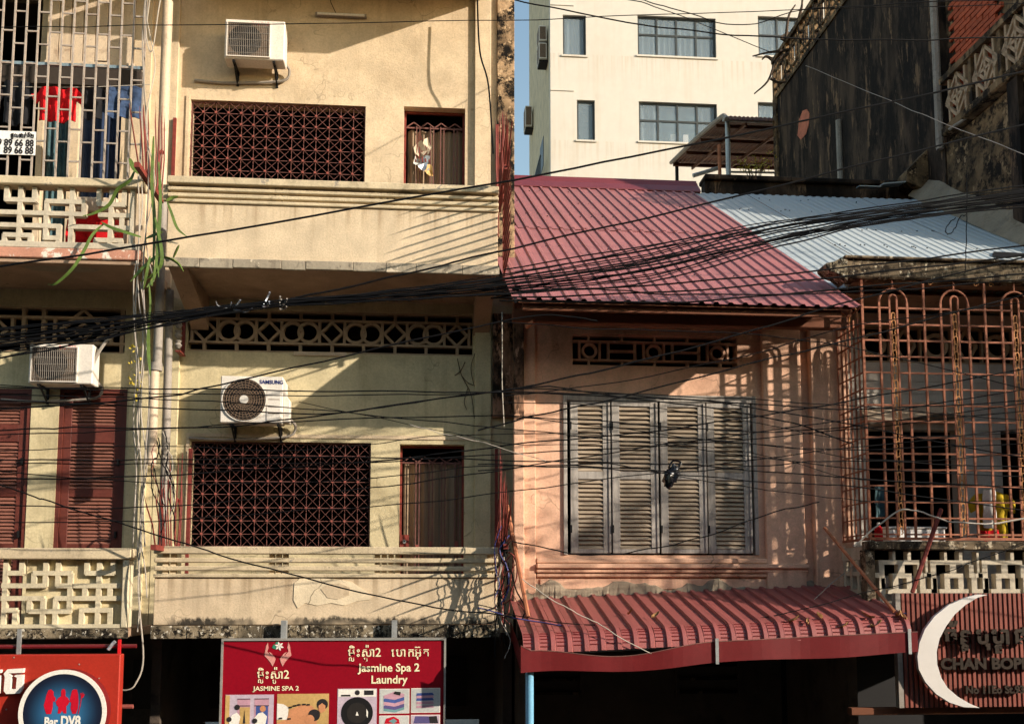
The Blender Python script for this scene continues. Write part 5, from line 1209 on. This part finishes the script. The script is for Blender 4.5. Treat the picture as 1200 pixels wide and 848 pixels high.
def khmer(px, py, s, parts, m='letter_cream', bold=.0012):
    for (ch, dx, dy, k) in parts: T(ch, s*k, px+dx*s, py-dy*s, m, bold, 'LEFT')
def spa_word(px, py, s):
    khmer(px, py, s, [('ម',0,0,1),('ល',.06,-.38,.55),('ិ',.62,.02,1),('ះ',.66,0,1),('ស',1.08,0,1),('ប',1.30,-.42,.55),('៉',1.86,.06,1),('ា',1.95,0,1),('2',2.22,0,1)])
spa_word(407, 769, 14.5); spa_word(301, 794, 14)
khmer(458, 769, 14, [('េ',0,0,1),('ប',.38,0,1),('ា',1.0,0,1),('ក',1.36,0,1),('អ',1.95,0,1),('ុ',2.5,0,1),('៊',2.5,.05,1),('ត',2.62,0,1)])
for s in (1,-1):
    c0 = 325
    Pp([(c0-s*x, y) for x, y in ((12,752),(14,756),(15,763),(16,767),(12,771),(8,776),(6,780),(3.5,775),(2.5,771),(4.5,768),(8,764),(10.5,763),(7,768),(9,766.5),(12.5,762.5),(11,758))], 'hand_print', 2, 'hand_emblem')
for k in range(6):
    a = k*math.pi/3+.3; cx_, cy_ = 326.5, 756.3
    Pp([(cx_,cy_),(cx_+3.2*math.cos(a-.4),cy_+3.2*math.sin(a-.4)),(cx_+5.6*math.cos(a),cy_+5.6*math.sin(a)),(cx_+3.2*math.cos(a+.4),cy_+3.2*math.sin(a+.4))], 'letter_white', 3+.2*k, 'petal')
Pp([(318,758),(320,754),(323,757),(322,760)], 'green_print', 2.5, 'leaf_emblem'); Pp([(321,753),(324,751),(325,754)], 'green_print', 2.6, 'leaf_emblem')
# pictures: steam beds, hot stones, washing machine, linen
rect(265,321.5,812.5,930,'lilac_print'); rect(265,270,813,930,'wall_print',2)
for (a, b) in ((279,294),(299,316)):
    rect(a,b,817,930,'rose_print',2); rect(a,b,817,818,'letter_dark',3); rect(a,b,825,826,'letter_dark',3)
rect(301,315,826,860,'blue_print',3); rect(282,294,827,930,'wall_print',3)
Pp([(a,b) for a, b in circ((279,827),3.2,12)], 'letter_dark', 4); Pp([(a,b) for a, b in circ((309,829),3.6,12)], 'skin_print', 4)
Pp([(270,842),(273,836),(279,833),(283,838),(281,848),(270,848)], 'letter_white', 4.5); Pp([(299,840),(304,834),(309,833),(314,838),(312,850),(301,850)], 'letter_white', 4.5)
Pp([(a,b) for a, b in circ((270,841),3,10)], 'letter_dark', 5); Pp([(a,b) for a, b in circ((300,843),3,10)], 'letter_dark', 5)
Pp([(286,846),(287.5,830),(289,846)], 'letter_dark', 4.2)
rect(325.5,386,812,930,'wall_print'); Pp([(325.5,823),(333,824),(339,828),(338,842),(325.5,842)], 'letter_white', 2)
Pp([(337,842),(341,830),(354,825),(366,826),(372,832),(368,842),(352,845)], 'skin_print', 3); Pp([(325.5,846),(336,842),(350,843),(358,838),(364,833),(373,838),(372,848),(325.5,848)], 'skin_print', 3.6)
Pp([(a,b) for a, b in circ((378.5,824.5),6.5,16)], 'letter_dark', 4); Pp([(374,826),(378,823),(382,826),(382,832),(377,835),(374,831)], 'skin_print', 4.6)
Pp([(a,b) for a, b in circ((369,837),7,16)], 'letter_dark', 5); Pp([(a,b) for a, b in circ((364,842),5.5,14)], 'skin_print', 5.4)
for (a, b, k) in ((341,827.8,0),(346,826,1),(351,824.9,2),(357,824.5,3),(362,824.9,4),(330,840.5,5),(340,841.2,6)): Pp([(a-2.2,b+1),(a-1.8,b-1),(a+1.8,b-1.2),(a+2.2,b+.6)], 'letter_dark', 6)
rect(396,442,806.5,930,'lilac_print'); rect(396.8,441.2,807.3,816,'letter_white',2); Pp(circ((419,835),18.6,36), 'black', 3); Pp(circ((419,811.2),3,14), 'letter_dark', 3); rect(427,438,808.6,814,'letter_dark',3); rect(400,411,813.5,815.5,'letter_dark',3)
Pp(circ((419,835),12,30), 'ac_dark', 4); Pp([(417.5,838),(419,833),(421,838)], 'letter_white', 5); Pp([(430,830),(432,834),(431.5,841),(430,838)], 'letter_white', 5)
for (a, b, c_, d, m) in ((445,480,807,836,'grey_print'),(482,516,806.5,835.5,'grey_print'),(445,480,838.5,930,'grey_print'),(482,516,838,930,'lilac_print')):
    rect(a,b,c_,d,'letter_white',1); rect(a+.7,b-.7,c_+.7,d-.7,m,2)
for k, (m, y) in enumerate((('rose_print',815),('blue_print',819),('rose_print',823),('purple_print',827),('teal_print',830))): Pp([(450,y),(462,y-4.5),(474,y-2),(474,y+1.5),(463,y+5),(450,y+3)], m, 3+.3*(4-k))
Pp([(461,813),(463,810),(470,811),(469,815)], 'letter_dark', 5)
for k, (m, y) in enumerate((('blue_print',812.5),('rose_print',815.5),('blue_print',818.5),('rose_print',822.5),('rose_print',827))): Pp([(488,y+3),(488.5,y),(507,y-.6),(509,y+2.4)], m, 3+.1*k)
Pp([(451,848),(453,842),(462,839.5),(468,843),(469,848)], 'red_print', 3); Pp([(456,845),(462,842),(466,845),(462,848)], 'teal_print', 4)
Pp([(485,848),(487,839.5),(503,840),(504,848)], 'purple_print', 3); Pp([(504,848),(503,840),(512,839.5),(514,848)], 'letter_dark', 3.4)
# ------- bar sign
Yb = -.55; bxp = lambda p: X(p, 800, Yb); bz = lambda p: Z(70, p, Yb)
bs = thing('bar_sign', (bxp(20), Yb, bz(930)), 'orange-red bar signboard with round blue emblem at the lower left', 'sign')
obj('board', MB().box(bxp(-120), bxp(140), Yb, Yb+.14, bz(930), bz(766.5)), 'sign_orange', bs, bevel=.01)
c = (bxp(80.5), bz(833)); rr_ = .455
obj('emblem_drum', MB().prism(circ(c, rr_, 56), Yb-.14, Yb-.001), 'valance_red', bs, smooth=True)
obj('emblem_rim', MB().ring(c, rr_, rr_-.045, Yb-.152, Yb-.141, 56), 'letter_white', bs)
dsk = MB().prism([(p[0]-c[0], p[1]-c[1]) for p in circ(c, rr_-.047, 48)], -.003, .003)
inst('emblem_face', local_mesh('emblem_face', dsk, 'disc_blue'), bs, (c[0], Yb-.145, c[1]))
def E(pts, k=1): return obj('figure', MB().prism([(bxp(a), bz(b)) for a, b in pts], Yb-.1495-.001*k, Yb-.1485), 'red_print', bs)
E([(62,834),(60,829),(58.5,824),(60,818),(61,812),(63,806.5),(66,805.5),(69,808),(69.5,813),(72,816),(71,820),(69,819),(69,826),(67.5,834)])
E([(75,833.5),(75.5,826),(73.5,824),(72,820),(75,815.5),(78,813.5),(78,807),(80,805),(82,805.5),(83,809),(83,813.5),(86,815.5),(88,820),(86,824),(84.5,825),(85,833.5),(82,833.5),(80,830),(78,833.5)])
E([(92,834),(89.5,828),(90,821),(88,820),(89,814),(90.5,807),(93,805.5),(96,806),(97.5,811),(98.5,820),(98,828),(96,834)])
E([(98,834),(100.5,822),(101,815),(100,810),(101.5,810),(102,813),(103,809),(104,812),(105.5,811),(103.5,815.5),(102,816),(101,824),(99,834)])
obj('lettering', text_mb('Bar', .135, bxp(67.5), bz(848), Yb-.15, .006, .004, 'CENTER', .74), 'letter_white', bs)
obj('lettering', text_mb('DV8', .15, bxp(90), bz(848), Yb-.15, .006, .005, 'CENTER', .74), 'letter_white', bs)
for poly in ([(6,788),(10,783),(29,782),(28.5,787),(12,787.5),(15,791),(14.5,806),(21,806),(21.5,792.5),(18,791),(20,789.5),(28.5,789.5),(28.5,805),(26,811),(10,811.5),(7,808),(7.5,792)],[(-12,786),(-8,783),(2.5,783.5),(2.5,787),(-4,787.5),(-2,791),(2,790),(2,811),(-3,811),(-4,795),(-9,795),(-9,811),(-14,811)]):
    obj('raised_letter', MB().prism([(bxp(a), bz(b)) for a, b in poly], Yb-.05, Yb-.001), 'letter_white', bs)
for (a, b) in ((15,769.5),(53,793),(116,794.5),(92,778),(9,830),(129,828)): obj('rivet', MB().prism(circ((bxp(a), bz(b)), .008, 8), Yb-.006, Yb-.001), 'steel_frame', bs)
for (py, a, b, m) in ((757,-60,160,'valance_red'),(828,140,156,'boss_red')):
    obj('support_tube' , MB().tube([(X(a,py,-.35),-.35,Z(80,py,-.35)),(X(b,py,-.35),-.35,Z(80,py,-.35))], .024, 8), m, bs, smooth=True)
obj('support_tube', MB().box(bxp(133)-.015, bxp(133)+.015, -.4, -.37, bz(767), bz(750)), 'cloth_red', bs); obj('hanger', MB().box(bxp(13)-.02, bxp(13)+.02, -.4, -.37, bz(767), bz(737)), 'galv', bs)
obj('wire_tie', MB().tube([(bxp(121),-.42,bz(762)),(bxp(126),-.42,bz(755)),(bxp(129),-.42,bz(752))], .02, 5), 'foil', bs)
# ------- moon sign
Ym = -.22; mx = lambda p: X(p, 762, Ym); mz = lambda p: Z(1120, p, Ym)
ms = thing('moon_sign', (mx(1150), Ym, mz(828)), 'ribbed red-brown signboard with a white crescent moon at the lower right', 'sign')
obj('board', MB().box(mx(1056), 8.6, Ym, Ym+.06, mz(828), mz(694.5)), 'shopfront', ms)
obj('board_frame', MB().box(mx(1056)-.06, mx(1056)-.001, Ym-.03, Ym+.06, mz(828), mz(694.5)), 'pipe_grey', ms)
rb = local_mesh('rib', MB().prismx([(0,0),(-.02,0),(-.02,mz(695)-mz(828)),(0,mz(695)-mz(828))], 0, .034), 'ribbed_red')
k = 0
while mx(1058)+.061*k < 8.55: inst('rib', rb, ms, (mx(1058)+.061*k, Ym-.001, mz(828)+.002)); k += 1
out = [(1152,696.5),(1140,696),(1124,700.5),(1106,708),(1089,721),(1077,736),(1070,752),(1067,768),(1068,782),(1075,797),(1087,811),(1102,821),(1118,826.5),(1137,827.5)]
inn = [(1125,822),(1112,814),(1101,804),(1094,792),(1090,777),(1090,762),(1094,747),(1102,733),(1113,719),(1126,708),(1140,700)]
obj('crescent', MB().prism([(mx(a), mz(b)) for a, b in out+inn], Ym-.16, Ym-.11), 'moon', ms, label='white crescent moon', bevel=.004)
for (a, b) in ((1075,770),(1110,712),(1110,817)): obj('standoff', MB().tube([(mx(a),Ym-.111,mz(b)),(mx(a),Ym-.02,mz(b))], .02, 6), 'galv', ms)
um = mx(1151)-mx(1150)
def TM(s, size, px, py, bold=.008, al='LEFT', sq=1.): obj('lettering', text_mb(s, size*um, mx(px), mz(py), Ym-.085, .05, bold, al, sq), 'letter_gold', ms)
TM('CHAN BOPHA', 16.5, 1096.5, 782.5, sq=1.12); TM('No 11Eo St.93', 11.5, 1124, 811, .005)
for (ch, a, b, s) in (('ច',1102,753,26),('័',1120,752,26),('ន',1119,753,24),('ទ',1121,764,15),('ប',1139,753,25),('ុ',1160,753,26),('ប',1157,753,25),('ផ',1160,764,14),('ា',1172,753,25),('ផ',1183,753,25)): TM(ch, s, a, b, .01)
# ================================================================== sticks and struts
def stick(a, b, Y, r, m, label): obj('strut', MB().tube([tuple(W(*a,Y[0])), tuple(W(*b,Y[1]))], r, 6), m, label=label, cat='pole')
stick((594,592),(619,722),(-.15,-.6),.024,'wood_stick','slanting brown stick leaning from the spike fan onto the awning')
stick((966,618),(1048,716),(.2,-.7),.022,'wood_stick','thin rusty strut slanting from the pink pilaster to the awning corner')
stick((1103,596),(1069,694),(-.1,-.2),.026,'spike_red','dark rusty bar slanting across the block parapet to the moon sign')
stick((617,383),(626,376),(.1,0),.03,'wood_stick','short pale stub of timber under the left end of the red eave')
# ================================================================== overhead cables
NC = {}
def cable(pts, Y=-1.2, r=.009, m='cable', label='black overhead cable', group=None, wob=.4, seed=None, cat='cable'):
    k = len(NC); NC[k] = 1; rr = random.Random(seed if seed is not None else 100+k)
    Ya, Yb_ = (Y, Y) if not isinstance(Y, tuple) else Y; n = len(pts)
    P = [W(p[0], p[1]+rr.uniform(-wob,wob), Ya+(Yb_-Ya)*i/(n-1)) for i, p in enumerate(pts)]
    if pts[0][0] <= -20: P.insert(0, P[0]+(P[0]-P[1]).normalized()*5)
    if pts[-1][0] >= 1220: P.append(P[-1]+(P[-1]-P[-2]).normalized()*5)
    Q = smooth_pts(P, 9); a_, b_ = rr.uniform(0,6), rr.uniform(0,6)
    for i in range(1, len(Q)-1): Q[i] = Q[i]+Vector((0, .006*math.sin(i*1.3+a_), .006*math.sin(i*.9+b_)+rr.uniform(-.003,.003)))
    return obj('overhead_cable', MB().tube(Q, r, 5), m, label=label, cat=cat, group=group, smooth=True)
cable([(-20,33),(190,30),(590,23.5),(920,12),(1220,4)], r=.005, label='thin cable crossing the top of the middle house')
cable([(590,-4),(604,0),(752,29),(892,43),(1043,47),(1220,43)], r=.008, label='black cable sagging across the tower windows to the right', wob=0)
cable([(715,-6),(785,14),(905,62)], r=.007, Y=(-1,6), label='black cable running down from the top edge to the bare branches', wob=0)
cable([(735,-4),(785,9),(870,30),(960,10),(1220,-2)], r=.006, label='thin cable in the top right corner', wob=0)
cable([(-20,316),(191,283),(600,211),(900,151),(1220,80)], r=.012, label='thick cable rising steeply from the left edge over the upper parapet to the stained building', wob=0)
cable([(330,353),(480,320),(600,291),(809,243.5),(1006,194),(1220,141)], r=.011, label='black cable rising from the thick bundle over the red roof', wob=0)
cable([(944,77),(1045,119),(1110,146),(1220,188)], Y=(6,0), r=.006, m='pipe_grey', label='pale thin wire descending across the stained wall', wob=0)
G1 = 'cables of the thick bundle'; L1 = 'black cable in the thick bundle crossing from the left edge over the roofs'
rr = random.Random(5)
for k in range(15):
    o = (k-7)*1.0; tw_ = rr.uniform(-1,1)
    cable([(-20,404+o*2.7+rr.uniform(-3,3)),(100,388+o*2.0+rr.uniform(-2,2)),(200,372+o*1.1),(310,357+o*.5),(450,346.5+o*.8+tw_),(590,333+o*1.6),(760,310+o*2.9+rr.uniform(-3,3)),(900,276+o*2.2+rr.uniform(-3,3)),(1030,253+o*1.2),(1220,229+o*1.5)], Y=-1.3+rr.uniform(-.08,.08), r=rr.choice((.006,.007,.009)), label=L1, group=G1, wob=.5)
cable([(590,316),(800,280.5),(1000,247),(1220,214)], r=.008, label='upper of two cables running side by side above the bundle over the white roof')
cable([(590,322),(800,286.5),(1000,253),(1220,219)], r=.008, label='lower of two cables running side by side above the bundle over the white roof')
G2 = 'cables over the lower red roof'; L2 = 'black cable low over the red roof near its eave'
cable([(560,346),(800,331),(1013,311.5),(1220,285)], r=.010, label=L2, group=G2); cable([(575,349),(800,341),(1000,322),(1220,297)], r=.010, label=L2, group=G2)
cable([(585,352),(800,353.5),(1000,337),(1220,320)], r=.010, label=L2, group=G2); cable([(590,341),(690,338),(800,345),(1010,342),(1220,327)], r=.008, label=L2, group=G2)
cable([(600,338),(700,327),(830,300),(960,272),(1220,235)], r=.010, label=L2, group=G2)
cable([(580,459),(610,454),(720,430),(859,394),(1000,352),(1220,296)], r=.010, label='cable rising across the shaded vent of the pink house to the right edge', wob=0)
cable([(560,504),(640,484),(724,466),(894,422),(1000,397),(1220,340)], r=.009, label='cable rising across the grey shutters and the cage, higher of two')
cable([(590,464),(724,447),(894,412),(1000,382),(1220,352)], r=.006, label='thin cable rising just above the grey shutters')
cable([(-20,482),(180,466),(260,450),(418,414),(620,371),(700,376)], r=.009, label='cable slanting up across the ring vent of the middle house', wob=0)
cable([(590,377),(700,385),(870,391),(1010,410),(1220,460)], r=.006, label='thin cable sagging under the red eave', wob=0)
G3 = 'cables crossing the middle of the facades'; L3 = 'dark cable among many crossing level at the lower balconies'
for pts, r in (
    ([(-20,454),(180,456),(400,457),(620,459),(850,470),(1000,478),(1220,470)],.009), ([(-20,449),(180,460),(400,463),(620,460),(800,463),(960,474),(1220,495)],.007),
    ([(-20,462),(150,466),(300,474),(470,489),(620,505),(800,525),(1000,548),(1220,560)],.007), ([(-20,470),(120,474),(370,483),(500,470),(620,456),(760,464),(900,479),(1220,540)],.009),
    ([(-20,506),(90,501),(250,500),(400,484),(620,453),(700,462),(900,490),(1000,520)],.010), ([(-20,512),(180,502),(330,494),(560,486),(700,492),(880,505),(1000,498),(1220,470)],.008),
    ([(-20,538),(180,540),(420,536),(620,540),(800,546),(980,558),(1220,575)],.009), ([(-20,543),(180,545),(420,541),(620,531),(800,520),(980,506),(1220,480)],.008),
    ([(-20,562),(150,558),(330,548),(480,536),(620,519),(760,505),(900,486),(1000,470),(1220,430)],.010), ([(-20,590),(150,594),(330,583),(470,568),(620,546),(780,520),(960,496),(1220,452)],.008),
    ([(-20,612),(180,610),(330,598),(470,590),(620,572),(790,552),(960,529),(1220,500)],.007), ([(600,487),(700,498),(880,519),(1000,528),(1220,520)],.007),
    ([(560,545),(700,548),(785,554),(900,566),(1000,570),(1220,600)],.008), ([(560,551),(700,544),(785,551),(900,545),(1000,540),(1220,548)],.008),
    ([(-20,551),(200,566),(420,560),(560,548),(700,546),(785,552)],.007), ([(-20,530),(160,523),(360,528),(520,512),(700,508),(900,521),(1040,540),(1220,532)],.006),
    ([(785,556),(880,570),(960,582),(1040,588),(1220,586)],.006), ([(350,470),(500,500),(620,520),(760,517),(900,535),(1010,560),(1220,570)],.005), ([(590,470),(760,478),(905,500),(1000,512),(1220,505)],.006)):
    cable(pts, Y=-1.0-.5*random.random(), r=r*.8, label=L3, group=G3, wob=1.5)
cable([(-20,562),(60,588),(180,625),(300,662),(480,706),(600,722)], r=.008, label='cable slanting down from the left edge across the lower middle parapet', wob=0)
cable([(600,634),(690,650),(760,643),(830,627),(900,602),(960,588)], r=.007, label='cable sagging in front of the shutter sill of the pink house', wob=0)
cable([(1000,640),(1050,600),(1080,600),(1110,610),(1160,613),(1220,605)], Y=-.3, r=.011, m='wire_white', label='white cable sagging across the rusty cage near its floor', wob=0, cat='wire')
cable([(560,712),(640,730),(760,736),(900,733),(1000,726),(1062,718)], Y=-.5, r=.008, m='wire_blue', label='blue cable stretched along the top of the awning', wob=0)
cable([(560,708),(640,727),(760,733),(900,722),(1010,695),(1100,672),(1220,630)], Y=-.55, r=.006, label='thin black cable stretched along the awning and up to the right', wob=0)
cable([(612,678),(650,704),(700,730),(760,764),(800,766),(830,764)], Y=-.95, r=.006, m='wire_white', label='white wire hanging down over the left half of the awning', wob=0, cat='wire')
cable([(830,764),(880,755),(920,735),(950,705),(1000,662)], Y=(-.95,.5), r=.006, m='wire_white', label='white wire rising over the right half of the awning', wob=0, cat='wire')
cable([(480,497),(520,508),(560,517),(640,540)], r=.004, m='wire_white', label='pale wire crossing in front of the lower folding gate', wob=0, cat='wire')
cable([(1133,200),(1133,250),(1132,295),(1131,320)], Y=-.9, r=.006, label='short wire hanging straight down over the white roof', wob=0, cat='wire')
cable([(1120,255),(1112,262),(1108,271),(1113,274),(1120,266),(1125,254),(1132,252)], Y=-1.1, r=.006, label='small loop of wire hanging from the bundle over the white roof', wob=0, cat='wire')
cable([(1112,146+6),(1150,125),(1180,105),(1205,82)], Y=(4.8,3.2), r=.03, m='pipe_grey', label='pale conduit along the ledge of the stained building', wob=0, cat='pipe')
# tangle at the corner between the middle house and the awning
G4 = 'tangled wires beside the awning'
for k in range(16):
    rr = random.Random(300+k); x = rr.uniform(583,606); pts = [(x, 640+rr.uniform(-30,20))]
    for j in range(5): pts.append((min(622,max(580,pts[-1][0]+rr.uniform(-11,12))), pts[-1][1]+rr.uniform(10,30)))
    cable(pts, Y=-.25+rr.uniform(-.15,.1), r=rr.choice((.005,.007,.009)), m=rr.choice(('cable','cable','cable','wire_white','wire_blue','spike_red')), label='loose tangled wire at the corner between the middle house and the awning', group=G4, cat='wire')
for k in range(9):
    rr = random.Random(400+k); pts = [(186+rr.uniform(-6,10), 520+rr.uniform(-20,30))]
    for j in range(5): pts.append((min(204,max(178,pts[-1][0]+rr.uniform(-9,9))), pts[-1][1]+rr.uniform(8,24)))
    cable(pts, Y=-.12, r=rr.choice((.005,.007)), m=rr.choice(('cable','wire_white','spike_red')), label='loose tangled wire beside the drainpipe at the lower balconies', group='tangled wires beside the drainpipe', cat='wire')
q = W(591,640,-.3); t = thing('junction_box', tuple(q), 'small dark junction box among the wires at the corner of the middle house', 'junction box')
obj('case', MB().box(q.x-.05,q.x+.05,-.36,-.28,q.z-.07,q.z+.06), 'black', t, bevel=.01); obj('gland', MB().tube([(q.x,-.32,q.z-.12),(q.x,-.32,q.z-.07)], .02, 6), 'black', t)
# splices, ties and the bag caught on the wires
q = W(787,558,-1.25); bm = bmesh.new(); bmesh.ops.create_icosphere(bm, subdivisions=3, radius=1)
rr = random.Random(8)
from mathutils import noise as mn
for v in bm.verts:
    c = v.co.copy(); k = 1+.45*mn.noise(c*2.1)+.2*mn.noise(c*5)
    v.co = Vector((c.x*.075*k + c.z*.035, c.y*.06*k, c.z*.125*k))
mb = MB(); bm.verts.index_update(); mb.v = [tuple(v.co+q) for v in bm.verts]; mb.f = [tuple(v.index for v in f.verts) for f in bm.faces]; bm.free()
M('plastic_black', C(14,14,20), rough=.25, bump=.3, bsz=60, spec=.6)
t = thing('plastic_bag', tuple(q-Vector((0,0,.15))), 'crumpled black plastic bag caught on the cables before the shutters', 'bag'); obj('bag', mb, 'plastic_black', t, smooth=True)
obj('handle', MB().tube(smooth_pts([q+Vector((.06,-.03,.08)),q+Vector((.10,-.02,.15)),q+Vector((.02,0,.17)),q+Vector((-.03,0,.10))],4), .012, 5), 'plastic_black', t)
for (px, py, nm, lb) in ((312,354,'cable_clamp','white plastic clamp gripping the cable bundle'),(270,362,'foil_wrap','silver foil wrapped round the cable bundle'),(332,357,'cable_clamp','grey clamp on the cable bundle just right of the white one')):
    q = W(px, py, -1.3); mb = MB(); rr = random.Random(px)
    for k in range(4 if nm == 'cable_clamp' else 7):
        d = Vector((rr.uniform(-.05,.05), rr.uniform(-.05,.0), rr.uniform(-.05,.05))) if nm == 'cable_clamp' else Vector((rr.uniform(-.2,.22), rr.uniform(-.05,0), rr.uniform(-.05,.05)))
        mb.tube(smooth_pts([q+Vector((-.03,-.04,-.06)) if nm == 'cable_clamp' else q+d*.2, q+d, q+d*1.3+Vector((.02,-.03,.03))], 3), .010 if nm == 'cable_clamp' else .005, 5)
    obj(nm, mb, 'foil' if px != 332 else 'pipe_grey', label=lb, cat='clamp')

obj('shop_fascia', MB().box(mx(1000), 8.6, -.1, .02, mz(838), mz(829.5)), 'eave_wood', label='thin tan timber fascia strip below the moon sign', cat='fascia', bevel=.01)

# plastic and cloth scraps hung on the upper folding gate
t = thing('hanging_scraps', tuple(W(496,214,WY+.1)), 'pale plastic and red rag scraps hung on the upper folding gate', 'scraps')
for k, (px, py, m, s_) in enumerate(((492,178,'roller',.14),(500,172,'roller',.15),(497,192,'foil',.14),(503,200,'wall_print',.10),(489,190,'grey_print',.08))):
    c = W(px, py, WY+.09); rr = random.Random(k+70); n = 9; mb = MB(); mb.v = [tuple(c)]
    for j in range(n): a = 2*math.pi*j/n; r_ = s_*rr.uniform(.5,1.1); mb.v.append((c.x+r_*math.cos(a)*.7, c.y+rr.uniform(-.06,.03), c.z+r_*math.sin(a)))
    mb.f = [(0,1+j,1+(j+1)%n) for j in range(n)]; obj('scrap', mb, m, t)
for k in range(5):
    a = W(487+4*k, 190, WY+.08); b = W(491+1.5*k, 156+2*k, WY+.08); obj('rag_strip', MB().tube([tuple(a),tuple(b)], .012, 4, .003), 'spike_red', t)
